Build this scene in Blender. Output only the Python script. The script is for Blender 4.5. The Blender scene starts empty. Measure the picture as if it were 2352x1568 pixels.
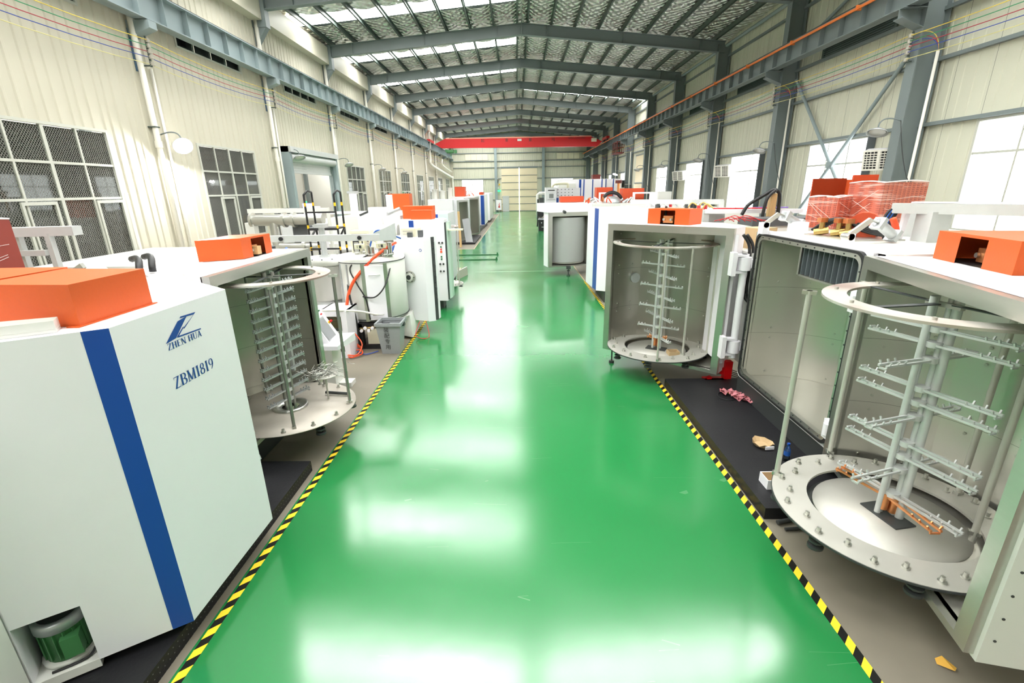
import bpy, math, random
from mathutils import Matrix, Vector
R = math.radians
random.seed(7)
S = bpy.context.scene
COL = S.collection

# ------------------------------------------------------------------ camera
cam_d = bpy.data.cameras.new('camera')
cam = bpy.data.objects.new('camera', cam_d)
COL.objects.link(cam)
S.camera = cam
cam_d.sensor_width = 36.0
cam_d.lens = 1079.5 * 36.0 / 2352.0
cam_d.clip_start = 0.05
cam_d.clip_end = 300
PITCH, YAW, ROLL, CAM_Z = 0.313876, -0.0153087, -0.0168946, 2.95
fw = Vector((math.sin(YAW) * math.cos(PITCH), math.cos(YAW) * math.cos(PITCH), -math.sin(PITCH)))
rt = Vector((math.cos(YAW), -math.sin(YAW), 0))
up = rt.cross(fw)
c_, s_ = math.cos(ROLL), math.sin(ROLL)
rt, up = c_ * rt + s_ * up, -s_ * rt + c_ * up
cam.matrix_world = Matrix(((rt.x, up.x, -fw.x, 0), (rt.y, up.y, -fw.y, 0), (rt.z, up.z, -fw.z, CAM_Z), (0, 0, 0, 1)))

# ------------------------------------------------------------------ world, exposure, daylight strength
W = bpy.data.worlds.new('sky')
S.world = W
W.use_nodes = True
bg = W.node_tree.nodes['Background']
bg.inputs[0].default_value = (0.93, 0.96, 1.0, 1)
bg.inputs[1].default_value = 2.0
S.view_settings.view_transform = 'Standard'
S.view_settings.look = 'None'
S.view_settings.exposure = 0.42
S.view_settings.gamma = 1.0
S.view_settings.use_curve_mapping = False
SKYLIGHT = 21.0      # translucent roof sheets lit by the overcast sky
WINDOW = 4.5         # bright sky through the frosted window panes
LAMP_W = 300.0       # the lit wall lamp
ANNEX_FILL = 560.0     # tubes added to brighten the annex

# ------------------------------------------------------------------ materials
def lin(r, g, b):
    f = lambda v: (v / 255 / 12.92) if v / 255 <= 0.04045 else ((v / 255 + 0.055) / 1.055) ** 2.4
    return (f(r), f(g), f(b))

def mat(name, col, rough=0.5, metal=0.0, bump=0.0, scale=20.0, var=0.0, stretch=None, emit=0.0, spec=0.5, rvar=0.0, coat=0.0):
    m = bpy.data.materials.new(name)
    m.use_nodes = True
    nt = m.node_tree
    b = nt.nodes['Principled BSDF']
    b.inputs['Base Color'].default_value = (*col, 1)
    b.inputs['Roughness'].default_value = rough
    b.inputs['Metallic'].default_value = metal
    b.inputs['Specular IOR Level'].default_value = spec
    if coat:
        b.inputs['Coat Weight'].default_value = coat
    if emit:
        b.inputs['Emission Color'].default_value = (*col, 1)
        b.inputs['Emission Strength'].default_value = emit
    if bump or var or rvar:
        tc = nt.nodes.new('ShaderNodeTexCoord')
        mp = nt.nodes.new('ShaderNodeMapping')
        if stretch:
            mp.inputs['Scale'].default_value = stretch
        nt.links.new(tc.outputs['Object'], mp.inputs[0])
        n = nt.nodes.new('ShaderNodeTexNoise')
        n.inputs['Scale'].default_value = scale
        n.inputs['Detail'].default_value = 5
        nt.links.new(mp.outputs[0], n.inputs['Vector'])
        if var:
            mx = nt.nodes.new('ShaderNodeMix')
            mx.data_type = 'RGBA'
            mx.inputs['A'].default_value = (*[c * (1 - var) for c in col], 1)
            mx.inputs['B'].default_value = (*[min(1, c * (1 + var)) for c in col], 1)
            nt.links.new(n.outputs['Fac'], mx.inputs['Factor'])
            nt.links.new(mx.outputs['Result'], b.inputs['Base Color'])
        if rvar:
            mr = nt.nodes.new('ShaderNodeMapRange')
            mr.inputs['From Min'].default_value = 0.3
            mr.inputs['From Max'].default_value = 0.7
            mr.inputs['To Min'].default_value = max(0.02, rough - rvar)
            mr.inputs['To Max'].default_value = min(1, rough + rvar)
            nt.links.new(n.outputs['Fac'], mr.inputs['Value'])
            nt.links.new(mr.outputs['Result'], b.inputs['Roughness'])
        if bump:
            bp = nt.nodes.new('ShaderNodeBump')
            bp.inputs['Strength'].default_value = bump
            bp.inputs['Distance'].default_value = 0.02
            nt.links.new(n.outputs['Fac'], bp.inputs['Height'])
            nt.links.new(bp.outputs['Normal'], b.inputs['Normal'])
    return m

M = {}
M['white'] = mat('white_paint', (0.85, 0.835, 0.875), 0.38, spec=0.4, var=0.02, scale=3)
M['white2'] = mat('white_enamel', (0.71, 0.715, 0.67), 0.3, spec=0.4)
M['blue'] = mat('blue_paint', lin(22, 72, 160), 0.4)
M['ink'] = mat('blue_print', lin(12, 70, 150), 0.5)
M['black_ink'] = mat('black_print', (0.02, 0.02, 0.02), 0.6)
M['red_ink'] = mat('red_print', lin(200, 40, 30), 0.6)
M['orange'] = mat('orange_powder_coat', lin(204, 88, 33), 0.5, var=0.04, scale=60, bump=0.05, spec=0.35)
M['orange_dark'] = mat('orange_red_paint', lin(196, 72, 32), 0.5, var=0.06, scale=20)
M['steel_light'] = mat('polished_liner', (0.62, 0.61, 0.56), 0.28, 0.85, var=0.10, scale=0.9)
M['steel'] = mat('stainless_liner', (0.48, 0.47, 0.42), 0.34, 0.9, var=0.16, scale=0.9)
M['steel_bright'] = mat('brushed_steel', (0.55, 0.55, 0.51), 0.32, 0.95, var=0.05, scale=3, stretch=(1, 1, 12))
M['steel_dull'] = mat('bead_blasted_plate', (0.56, 0.55, 0.50), 0.48, 0.5, var=0.08, scale=4)
M['zinc'] = mat('galvanised_sheet', (0.60, 0.62, 0.61), 0.45, 0.35, var=0.06, scale=12)
M['alu'] = mat('cast_aluminium', (0.52, 0.54, 0.55), 0.4, 0.6, var=0.08, scale=30)
M['steel_dark'] = mat('oxidised_steel', (0.30, 0.30, 0.27), 0.42, 0.7, var=0.2, scale=6)
M['dusty'] = mat('dusty_plate', (0.50, 0.46, 0.40), 0.5, 0.4, var=0.3, scale=2.2)
M['dark'] = mat('dark_steel', (0.055, 0.06, 0.06), 0.5, 0.3)
M['black'] = mat('black_rubber', (0.012, 0.012, 0.013), 0.5)
M['louver'] = mat('slate_louver_steel', (0.13, 0.15, 0.17), 0.42, 0.4)
M['copper'] = mat('copper', (0.72, 0.30, 0.12), 0.3, 0.85, var=0.15, scale=30)
M['brass'] = mat('brass', (0.50, 0.34, 0.12), 0.3, 0.9)
M['wood'] = mat('pine_wood', (0.56, 0.36, 0.16), 0.6, var=0.2, scale=4, stretch=(8, 8, 0.6))
M['card'] = mat('cardboard', (0.52, 0.37, 0.20), 0.8, var=0.06, scale=10)
M['wall'] = mat('cream_cladding', (0.53, 0.505, 0.405), 0.5, var=0.05, scale=0.6, stretch=(1, 1, 0.25))
M['wall_r'] = mat('ivory_cladding', (0.60, 0.60, 0.485), 0.5, var=0.04, scale=0.6)
M['door_cream'] = mat('cream_door_paint', (0.78, 0.69, 0.49), 0.5)
M['frame'] = mat('structural_grey_paint', lin(118, 128, 129), 0.5, var=0.06, scale=2)
M['frame_l'] = mat('runway_grey_paint', lin(140, 154, 156), 0.5, var=0.05, scale=2)
M['frame_d'] = mat('purlin_grey_paint', lin(74, 86, 80), 0.55)
M['cold_blue'] = mat('blue_grey_steel', lin(60, 98, 128), 0.5)
M['concrete'] = mat('bare_concrete', (0.20, 0.178, 0.137), 0.6, var=0.35, scale=1.3, rvar=0.12, bump=0.06)
M['tile'] = mat('white_wall_tile', (0.80, 0.79, 0.74), 0.3)
M['crane'] = mat('crane_red', lin(196, 22, 26), 0.42)
M['crane_d'] = mat('dark_red_steel', lin(96, 34, 26), 0.5)
M['rail_orange'] = mat('conductor_orange', lin(232, 124, 52), 0.5)
M['pvc'] = mat('white_pvc', (0.82, 0.80, 0.72), 0.4)
M['win_frame'] = mat('white_window_aluminium', (0.50, 0.51, 0.45), 0.4)
M['red_mesh'] = mat('red_perforated_steel', lin(140, 56, 44), 0.5)
M['redpaint'] = mat('red_paint', lin(214, 12, 18), 0.4)
M['pink'] = mat('pink_cloth', lin(206, 132, 140), 0.9, bump=0.3, scale=30)
M['greybin'] = mat('grey_plastic', lin(150, 154, 156), 0.45, var=0.05, scale=30)
M['screen'] = mat('grey_screen', (0.28, 0.29, 0.30), 0.2)
M['beige'] = mat('beige_enamel', lin(226, 222, 196), 0.45)
M['slate'] = mat('slate_grey', (0.09, 0.095, 0.10), 0.6)
M['green_steel'] = mat('green_rod_paint', lin(20, 92, 46), 0.4)
M['motor_green'] = mat('motor_green', lin(66, 122, 74), 0.45)
M['yellow'] = mat('yellow_plastic', lin(240, 190, 20), 0.4)
M['hose_orange'] = mat('orange_hose', lin(236, 84, 40), 0.4)
M['hose_blue'] = mat('blue_hose', lin(40, 90, 170), 0.4)
M['hose_red'] = mat('red_hose', lin(190, 40, 44), 0.4)
M['wire_y'] = mat('yellow_wire', lin(226, 200, 80), 0.5)
M['wire_g'] = mat('green_wire', lin(40, 140, 90), 0.5)
M['wire_r'] = mat('red_wire', lin(168, 44, 60), 0.5)
M['wire_b'] = mat('blue_wire', lin(50, 74, 160), 0.5)
M['wire_c'] = mat('cream_wire', lin(210, 204, 140), 0.5)
M['porcelain'] = mat('porcelain', (0.5, 0.47, 0.40), 0.3)
M['leaf'] = mat('dry_leaf', lin(220, 170, 70), 0.7)
M['curtain'] = mat('grey_mesh_screen', (0.42, 0.43, 0.42), 0.5, 0.4, bump=0.4, scale=180, var=0.05)
M['annex_wall'] = mat('annex_wall_grey', (0.66, 0.66, 0.62), 0.6)
M['annex_floor'] = mat('annex_floor_grey', (0.42, 0.44, 0.40), 0.35)

def emission(name, col, k):
    m = bpy.data.materials.new(name)
    m.use_nodes = True
    nt = m.node_tree
    nt.nodes.clear()
    o = nt.nodes.new('ShaderNodeOutputMaterial')
    e = nt.nodes.new('ShaderNodeEmission')
    e.inputs[0].default_value = (*col, 1)
    e.inputs[1].default_value = k
    nt.links.new(e.outputs[0], o.inputs[0])
    return m
M['skylight'] = emission('daylit_roof_sheet', (1.0, 1.0, 0.97), SKYLIGHT)
M['pane_day'] = emission('daylit_frosted_pane', (0.97, 0.99, 1.0), WINDOW)
M['bulb'] = emission('lit_bulb', (1.0, 0.98, 0.94), 260.0)
M['tube'] = emission('annex_fill_glow', (1.0, 0.99, 0.95), ANNEX_FILL)
M['led_green'] = emission('green_exit_light', (0.05, 0.9, 0.25), 2.2)
M['led_blue'] = emission('blue_indicator', (0.2, 0.2, 1.0), 4.0)
M['bulb_off'] = mat('unlit_reflector', (0.75, 0.75, 0.72), 0.3)

def m_floor():
    m = mat('green_epoxy', (0.014, 0.195, 0.05), 0.2, spec=0.9)
    nt = m.node_tree
    b = nt.nodes['Principled BSDF']
    tc = nt.nodes.new('ShaderNodeTexCoord')
    n1 = nt.nodes.new('ShaderNodeTexNoise')
    n1.inputs['Scale'].default_value = 0.5
    n1.inputs['Detail'].default_value = 6
    nt.links.new(tc.outputs['Object'], n1.inputs['Vector'])
    mx = nt.nodes.new('ShaderNodeMix')
    mx.data_type = 'RGBA'
    mx.inputs['A'].default_value = (0.013, 0.186, 0.046, 1)
    mx.inputs['B'].default_value = (0.02, 0.205, 0.058, 1)
    nt.links.new(n1.outputs['Fac'], mx.inputs['Factor'])
    # worn thin scratches
    mp = nt.nodes.new('ShaderNodeMapping')
    mp.inputs['Rotation'].default_value = (0, 0, 0.5)
    mp.inputs['Scale'].default_value = (0.35, 3.2, 1)
    nt.links.new(tc.outputs['Object'], mp.inputs[0])
    wv = nt.nodes.new('ShaderNodeTexVoronoi')
    wv.feature = 'DISTANCE_TO_EDGE'
    wv.inputs['Scale'].default_value = 0.55
    nt.links.new(mp.outputs[0], wv.inputs['Vector'])
    lt = nt.nodes.new('ShaderNodeMath')
    lt.operation = 'LESS_THAN'
    lt.inputs[1].default_value = 0.0018
    nt.links.new(wv.outputs['Distance'], lt.inputs[0])
    n3 = nt.nodes.new('ShaderNodeTexNoise')
    n3.inputs['Scale'].default_value = 1.7
    nt.links.new(tc.outputs['Object'], n3.inputs['Vector'])
    gt = nt.nodes.new('ShaderNodeMath')
    gt.operation = 'GREATER_THAN'
    gt.inputs[1].default_value = 0.6
    nt.links.new(n3.outputs['Fac'], gt.inputs[0])
    ml = nt.nodes.new('ShaderNodeMath')
    ml.operation = 'MULTIPLY'
    nt.links.new(lt.outputs[0], ml.inputs[0])
    nt.links.new(gt.outputs[0], ml.inputs[1])
    mh = nt.nodes.new('ShaderNodeMath')
    mh.operation = 'MULTIPLY'
    mh.inputs[1].default_value = 0.14
    nt.links.new(ml.outputs[0], mh.inputs[0])
    m2 = nt.nodes.new('ShaderNodeMix')
    m2.data_type = 'RGBA'
    m2.inputs['B'].default_value = (0.35, 0.55, 0.38, 1)
    nt.links.new(mx.outputs['Result'], m2.inputs['A'])
    nt.links.new(mh.outputs[0], m2.inputs['Factor'])
    nt.links.new(m2.outputs['Result'], b.inputs['Base Color'])
    mr = nt.nodes.new('ShaderNodeMapRange')
    mr.inputs['From Min'].default_value = 0.35
    mr.inputs['From Max'].default_value = 0.65
    mr.inputs['To Min'].default_value = 0.15
    mr.inputs['To Max'].default_value = 0.22
    nt.links.new(n1.outputs['Fac'], mr.inputs['Value'])
    nt.links.new(mr.outputs['Result'], b.inputs['Roughness'])
    n2 = nt.nodes.new('ShaderNodeTexNoise')
    n2.inputs['Scale'].default_value = 2.2
    n2.inputs['Detail'].default_value = 3
    nt.links.new(tc.outputs['Object'], n2.inputs['Vector'])
    bp = nt.nodes.new('ShaderNodeBump')
    bp.inputs['Strength'].default_value = 0.06
    bp.inputs['Distance'].default_value = 0.02
    nt.links.new(n2.outputs['Fac'], bp.inputs['Height'])
    nt.links.new(bp.outputs['Normal'], b.inputs['Normal'])
    return m
M['floor'] = m_floor()

def m_stripes(name, ca, cb, ax, ay, period, off=0.0):
    """diagonal two-colour print in object space"""
    m = mat(name, ca, 0.6, spec=0.2)
    nt = m.node_tree
    b = nt.nodes['Principled BSDF']
    tc = nt.nodes.new('ShaderNodeTexCoord')
    dp = nt.nodes.new('ShaderNodeVectorMath')
    dp.operation = 'DOT_PRODUCT'
    dp.inputs[1].default_value = (ax, ay, 0)
    nt.links.new(tc.outputs['Object'], dp.inputs[0])
    md = nt.nodes.new('ShaderNodeMath')
    md.operation = 'FLOORED_MODULO'
    md.inputs[1].default_value = period
    nt.links.new(dp.outputs['Value'], md.inputs[0])
    gt = nt.nodes.new('ShaderNodeMath')
    gt.operation = 'GREATER_THAN'
    gt.inputs[1].default_value = period / 2
    nt.links.new(md.outputs[0], gt.inputs[0])
    mx = nt.nodes.new('ShaderNodeMix')
    mx.data_type = 'RGBA'
    mx.inputs['A'].default_value = (*ca, 1)
    mx.inputs['B'].default_value = (*cb, 1)
    nt.links.new(gt.outputs[0], mx.inputs['Factor'])
    nt.links.new(mx.outputs['Result'], b.inputs['Base Color'])
    return m
YEL, BLK = lin(245, 208, 52), (0.008, 0.008, 0.007)
M['tape_l'] = m_stripes('hazard_print_left', YEL, BLK, -0.85, 1.0, 0.155)
M['tape_r'] = m_stripes('hazard_print_right', YEL, BLK, -1.0, 1.0, 0.155)

def m_foil():
    m = mat('silver_foil', (0.80, 0.80, 0.76), 0.34, 0.8, spec=0.5)
    nt = m.node_tree
    b = nt.nodes['Principled BSDF']
    tc = nt.nodes.new('ShaderNodeTexCoord')
    outs = []
    for ang, sc in ((0.7, 5.0), (-0.7, 5.0)):
        mp = nt.nodes.new('ShaderNodeMapping')
        mp.inputs['Rotation'].default_value = (0, 0, ang)
        nt.links.new(tc.outputs['Object'], mp.inputs[0])
        w = nt.nodes.new('ShaderNodeTexWave')
        w.inputs['Scale'].default_value = 1.15
        w.inputs['Distortion'].default_value = 4.0
        w.inputs['Detail'].default_value = 3
        w.inputs['Detail Scale'].default_value = 1.4
        nt.links.new(mp.outputs[0], w.inputs['Vector'])
        outs.append(w)
    ad = nt.nodes.new('ShaderNodeMath')
    nt.links.new(outs[0].outputs['Fac'], ad.inputs[0])
    nt.links.new(outs[1].outputs['Fac'], ad.inputs[1])
    bp = nt.nodes.new('ShaderNodeBump')
    bp.inputs['Strength'].default_value = 1.0
    bp.inputs['Distance'].default_value = 0.09
    nt.links.new(ad.outputs[0], bp.inputs['Height'])
    nt.links.new(bp.outputs['Normal'], b.inputs['Normal'])
    return m
M['foil'] = m_foil()
def m_film_ring():
    """steel ring with a pinkish brown deposit in patches"""
    m = mat('stained_ring_steel', (0.66, 0.64, 0.58), 0.38, 0.6)
    nt = m.node_tree
    b = nt.nodes['Principled BSDF']
    tc = nt.nodes.new('ShaderNodeTexCoord')
    n = nt.nodes.new('ShaderNodeTexNoise')
    n.inputs['Scale'].default_value = 1.4
    nt.links.new(tc.outputs['Object'], n.inputs['Vector'])
    mr = nt.nodes.new('ShaderNodeMapRange')
    mr.inputs['From Min'].default_value = 0.45
    mr.inputs['From Max'].default_value = 0.6
    nt.links.new(n.outputs['Fac'], mr.inputs['Value'])
    mx = nt.nodes.new('ShaderNodeMix')
    mx.data_type = 'RGBA'
    mx.inputs['A'].default_value = (0.66, 0.64, 0.58, 1)
    mx.inputs['B'].default_value = (0.42, 0.31, 0.27, 1)
    nt.links.new(mr.outputs['Result'], mx.inputs['Factor'])
    nt.links.new(mx.outputs['Result'], b.inputs['Base Color'])
    return m
M['film_ring'] = m_film_ring()

def m_perf():
    """red perforated sheet wrapped in clear stretch film: rows of holes and pale film streaks"""
    m = mat('film_wrapped_red_sheet', lin(186, 88, 66), 0.3, coat=0.5)
    nt = m.node_tree
    b = nt.nodes['Principled BSDF']
    tc = nt.nodes.new('ShaderNodeTexCoord')
    v = nt.nodes.new('ShaderNodeTexVoronoi')
    v.inputs['Scale'].default_value = 42
    v.inputs['Randomness'].default_value = 0.0
    nt.links.new(tc.outputs['Object'], v.inputs['Vector'])
    lt = nt.nodes.new('ShaderNodeMath')
    lt.operation = 'LESS_THAN'
    lt.inputs[1].default_value = 0.36
    nt.links.new(v.outputs['Distance'], lt.inputs[0])
    mx = nt.nodes.new('ShaderNodeMix')
    mx.data_type = 'RGBA'
    mx.inputs['A'].default_value = (*lin(192, 96, 74), 1)
    mx.inputs['B'].default_value = (*lin(120, 46, 38), 1)
    nt.links.new(lt.outputs[0], mx.inputs['Factor'])
    mp = nt.nodes.new('ShaderNodeMapping')
    mp.inputs['Rotation'].default_value = (0.3, 0.5, 0.2)
    mp.inputs['Scale'].default_value = (1.2, 1.2, 14)
    nt.links.new(tc.outputs['Object'], mp.inputs[0])
    n = nt.nodes.new('ShaderNodeTexNoise')
    n.inputs['Scale'].default_value = 2.0
    n.inputs['Detail'].default_value = 6
    nt.links.new(mp.outputs[0], n.inputs['Vector'])
    mr = nt.nodes.new('ShaderNodeMapRange')
    mr.inputs['From Min'].default_value = 0.52
    mr.inputs['From Max'].default_value = 0.72
    mr.inputs['To Max'].default_value = 0.75
    nt.links.new(n.outputs['Fac'], mr.inputs['Value'])
    m2 = nt.nodes.new('ShaderNodeMix')
    m2.data_type = 'RGBA'
    m2.inputs['B'].default_value = (0.80, 0.62, 0.54, 1)
    nt.links.new(mx.outputs['Result'], m2.inputs['A'])
    nt.links.new(mr.outputs['Result'], m2.inputs['Factor'])
    nt.links.new(m2.outputs['Result'], b.inputs['Base Color'])
    return m
M['wrap'] = m_perf()

def m_plate():
    """black platform plate with small pale studs"""
    m = mat('studded_black_plate', (0.012, 0.012, 0.014), 0.5, spec=0.3, bump=0.1, scale=40)
    nt = m.node_tree
    b = nt.nodes['Principled BSDF']
    tc = nt.nodes.new('ShaderNodeTexCoord')
    v = nt.nodes.new('ShaderNodeTexVoronoi')
    v.inputs['Scale'].default_value = 22
    v.inputs['Randomness'].default_value = 0.0
    nt.links.new(tc.outputs['Object'], v.inputs['Vector'])
    lt = nt.nodes.new('ShaderNodeMath')
    lt.operation = 'LESS_THAN'
    lt.inputs[1].default_value = 0.1
    nt.links.new(v.outputs['Distance'], lt.inputs[0])
    mx = nt.nodes.new('ShaderNodeMix')
    mx.data_type = 'RGBA'
    mx.inputs['A'].default_value = (0.012, 0.012, 0.014, 1)
    mx.inputs['B'].default_value = (0.16, 0.16, 0.16, 1)
    nt.links.new(lt.outputs[0], mx.inputs['Factor'])
    nt.links.new(mx.outputs['Result'], b.inputs['Base Color'])
    return m
M['plate'] = m_plate()

def m_glass(name, tint, mesh=False):
    """window pane: see-through with a reflection; the outdoor wire guard is a diamond print of thin wires"""
    m = bpy.data.materials.new(name)
    m.use_nodes = True
    nt = m.node_tree
    nt.nodes.clear()
    o = nt.nodes.new('ShaderNodeOutputMaterial')
    tr = nt.nodes.new('ShaderNodeBsdfTransparent')
    tr.inputs[0].default_value = (*tint, 1)
    gl = nt.nodes.new('ShaderNodeBsdfGlossy')
    gl.inputs['Roughness'].default_value = 0.03
    gl.inputs[0].default_value = (0.9, 0.95, 0.93, 1)
    mx = nt.nodes.new('ShaderNodeMixShader')
    fr = nt.nodes.new('ShaderNodeFresnel')
    fr.inputs[0].default_value = 1.6
    nt.links.new(fr.outputs[0], mx.inputs[0])
    nt.links.new(tr.outputs[0], mx.inputs[1])
    nt.links.new(gl.outputs[0], mx.inputs[2])
    last = mx
    if mesh:
        tc = nt.nodes.new('ShaderNodeTexCoord')
        ws = []
        for sg in (1, -1):
            dp = nt.nodes.new('ShaderNodeVectorMath')
            dp.operation = 'DOT_PRODUCT'
            dp.inputs[1].default_value = (0, 1, sg * 0.8)
            nt.links.new(tc.outputs['Object'], dp.inputs[0])
            md = nt.nodes.new('ShaderNodeMath')
            md.operation = 'FLOORED_MODULO'
            md.inputs[1].default_value = 0.052
            nt.links.new(dp.outputs['Value'], md.inputs[0])
            lt = nt.nodes.new('ShaderNodeMath')
            lt.operation = 'LESS_THAN'
            lt.inputs[1].default_value = 0.012
            nt.links.new(md.outputs[0], lt.inputs[0])
            ws.append(lt)
        mxm = nt.nodes.new('ShaderNodeMath')
        mxm.operation = 'MAXIMUM'
        nt.links.new(ws[0].outputs[0], mxm.inputs[0])
        nt.links.new(ws[1].outputs[0], mxm.inputs[1])
        df = nt.nodes.new('ShaderNodeBsdfDiffuse')
        df.inputs[0].default_value = (0.2, 0.2, 0.18, 1)
        m2 = nt.nodes.new('ShaderNodeMixShader')
        nt.links.new(mxm.outputs[0], m2.inputs[0])
        nt.links.new(mx.outputs[0], m2.inputs[1])
        nt.links.new(df.outputs[0], m2.inputs[2])
        last = m2
    nt.links.new(last.outputs[0], o.inputs[0])
    return m
M['glass_mesh'] = m_glass('wire_guarded_glass', (0.78, 0.82, 0.78), True)
M['glass'] = m_glass('clear_glass', (0.78, 0.84, 0.80), False)
M['glass_dark'] = m_glass('smoked_glass', (0.42, 0.44, 0.42), False)
M['pet'] = m_glass('bottle_plastic', (0.75, 0.85, 0.95), False)

# ------------------------------------------------------------------ geometry helpers
OFF = {}
class MB:
    """collects shapes (world coordinates, or local ones through the matrix m) and links them as one mesh object"""
    def __init__(s, m=None):
        s.v, s.f, s.sm, s.m = [], [], [], m
    def add(s, vs, fs, smooth=False):
        n = len(s.v)
        s.v += [Vector(p) if s.m is None else s.m @ Vector(p) for p in vs]
        for f in fs:
            s.f.append([n + i for i in f])
            s.sm.append(smooth)
        return s
    def box(s, x0, x1, y0, y1, z0, z1, rz=0.0, piv=None):
        x0, x1 = min(x0, x1), max(x0, x1); y0, y1 = min(y0, y1), max(y0, y1); z0, z1 = min(z0, z1), max(z0, z1)
        p = [(x0, y0), (x1, y0), (x1, y1), (x0, y1)]
        if rz:
            px, py = piv if piv else ((x0 + x1) / 2, (y0 + y1) / 2)
            c, d = math.cos(rz), math.sin(rz)
            p = [(px + (x - px) * c - (y - py) * d, py + (x - px) * d + (y - py) * c) for x, y in p]
        return s.prism(p, z0, z1)
    def prism(s, poly, z0, z1):
        n = len(poly)
        a = sum(poly[i][0] * poly[(i + 1) % n][1] - poly[(i + 1) % n][0] * poly[i][1] for i in range(n))
        if a < 0:
            poly = poly[::-1]
        vs = [(x, y, z0) for x, y in poly] + [(x, y, z1) for x, y in poly]
        fs = [list(range(n))[::-1], list(range(n, 2 * n))] + [[i, (i + 1) % n, n + (i + 1) % n, n + i] for i in range(n)]
        return s.add(vs, fs)
    def hexa(s, b, t):
        """eight corners: bottom four, top four"""
        return s.add(list(b) + list(t), [[3, 2, 1, 0], [4, 5, 6, 7], [0, 1, 5, 4], [1, 2, 6, 5], [2, 3, 7, 6], [3, 0, 4, 7]])
    def beam(s, p0, p1, w, h):
        """a bar of rectangular section between two points"""
        p0, p1 = Vector(p0), Vector(p1)
        d = (p1 - p0).normalized()
        u = Vector((0, 0, 1)) if abs(d.z) < 0.95 else Vector((1, 0, 0))
        r = d.cross(u).normalized() * (w / 2)
        u = r.cross(d).normalized() * (h / 2)
        q = lambda p: [p - r - u, p + r - u, p + r + u, p - r + u]
        a, b = q(p0), q(p1)
        return s.add(a + b, [[0, 1, 2, 3], [7, 6, 5, 4], [0, 4, 5, 1], [1, 5, 6, 2], [2, 6, 7, 3], [3, 7, 4, 0]])
    def cyl(s, p0, p1, r, n=14, r2=None, caps=True):
        p0, p1 = Vector(p0), Vector(p1)
        r2 = r if r2 is None else r2
        d = (p1 - p0).normalized()
        u = Vector((0, 0, 1)) if abs(d.z) < 0.95 else Vector((1, 0, 0))
        a = d.cross(u).normalized()
        b = d.cross(a)
        ring = lambda p, q: [p + (a * math.cos(2 * math.pi * i / n) + b * math.sin(2 * math.pi * i / n)) * q for i in range(n)]
        s.add(ring(p0, r) + ring(p1, r2), [[i, n + i, n + (i + 1) % n, (i + 1) % n] for i in range(n)], True)
        if caps:
            s.add(ring(p0, r), [list(range(n))])
            s.add(ring(p1, r2), [list(range(n))[::-1]])
        return s
    def tube(s, pts, r, n=8):
        pts = [Vector(p) for p in pts]
        rings = []
        a = None
        for i, p in enumerate(pts):
            d = (pts[min(i + 1, len(pts) - 1)] - pts[max(i - 1, 0)]).normalized()
            if a is None:
                u = Vector((0, 0, 1)) if abs(d.z) < 0.9 else Vector((1, 0, 0))
                a = d.cross(u).normalized()
            else:
                a = (a - d * a.dot(d)).normalized()
            b = d.cross(a)
            rings.append([p + (a * math.cos(2 * math.pi * k / n) + b * math.sin(2 * math.pi * k / n)) * r for k in range(n)])
        vs = [q for rr in rings for q in rr]
        fs = [[i * n + k, (i + 1) * n + k, (i + 1) * n + (k + 1) % n, i * n + (k + 1) % n] for i in range(len(pts) - 1) for k in range(n)]
        fs += [list(range(n)), [len(vs) - n + k for k in range(n)][::-1]]
        return s.add(vs, fs, True)
    def ring(s, cx, cy, r0, r1, z0, z1, n=48, a0=0.0, a1=2 * math.pi):
        """flat annulus (or an arc of one) of rectangular section"""
        full = abs(a1 - a0 - 2 * math.pi) < 1e-6
        k = n if full else n + 1
        P = lambda r, z: [(cx + r * math.cos(a0 + (a1 - a0) * i / n), cy + r * math.sin(a0 + (a1 - a0) * i / n), z) for i in range(k)]
        o0, o1, i0, i1 = P(r1, z0), P(r1, z1), P(r0, z0), P(r0, z1)
        seg = [(i, (i + 1) % k) for i in range(n)]
        s.add(o0 + o1, [[i, j, k + j, k + i] for i, j in seg], True)
        s.add(i0 + i1, [[j, i, k + i, k + j] for i, j in seg], True)
        s.add(o1 + i1, [[i, j, k + j, k + i] for i, j in seg])
        s.add(o0 + i0, [[j, i, k + i, k + j] for i, j in seg])
        return s
    def lathe(s, c, prof, n=20):
        """profile of (radius, height) turned about a vertical axis at c"""
        vs = [(c[0] + r * math.cos(2 * math.pi * i / n), c[1] + r * math.sin(2 * math.pi * i / n), c[2] + z) for r, z in prof for i in range(n)]
        fs = [[j * n + i, j * n + (i + 1) % n, (j + 1) * n + (i + 1) % n, (j + 1) * n + i] for j in range(len(prof) - 1) for i in range(n)]
        return s.add(vs, fs, True)
    def ball(s, c, r, n=10, k=6, sz=1.0):
        return s.lathe(c, [(r * math.sin(math.pi * j / k) + 1e-5, -r * sz * math.cos(math.pi * j / k)) for j in range(k + 1)], n)
    def quad(s, *p):
        return s.add(p, [list(range(len(p)))])
    def build(s, name, m, parent=None, kind=None, label=None):
        me = bpy.data.meshes.new(name)
        off = OFF.get(parent.name, Vector()) if parent else Vector()
        me.from_pydata([tuple(p - off) for p in s.v], [], s.f)
        me.polygons.foreach_set('use_smooth', s.sm)
        me.materials.append(M[m] if isinstance(m, str) else m)
        me.update()
        o = bpy.data.objects.new(name, me)
        COL.objects.link(o)
        if parent:
            o.parent = parent
            OFF[o.name] = off
        if kind:
            o['kind'] = kind
        if label:
            o['label'] = label
        return o

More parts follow.
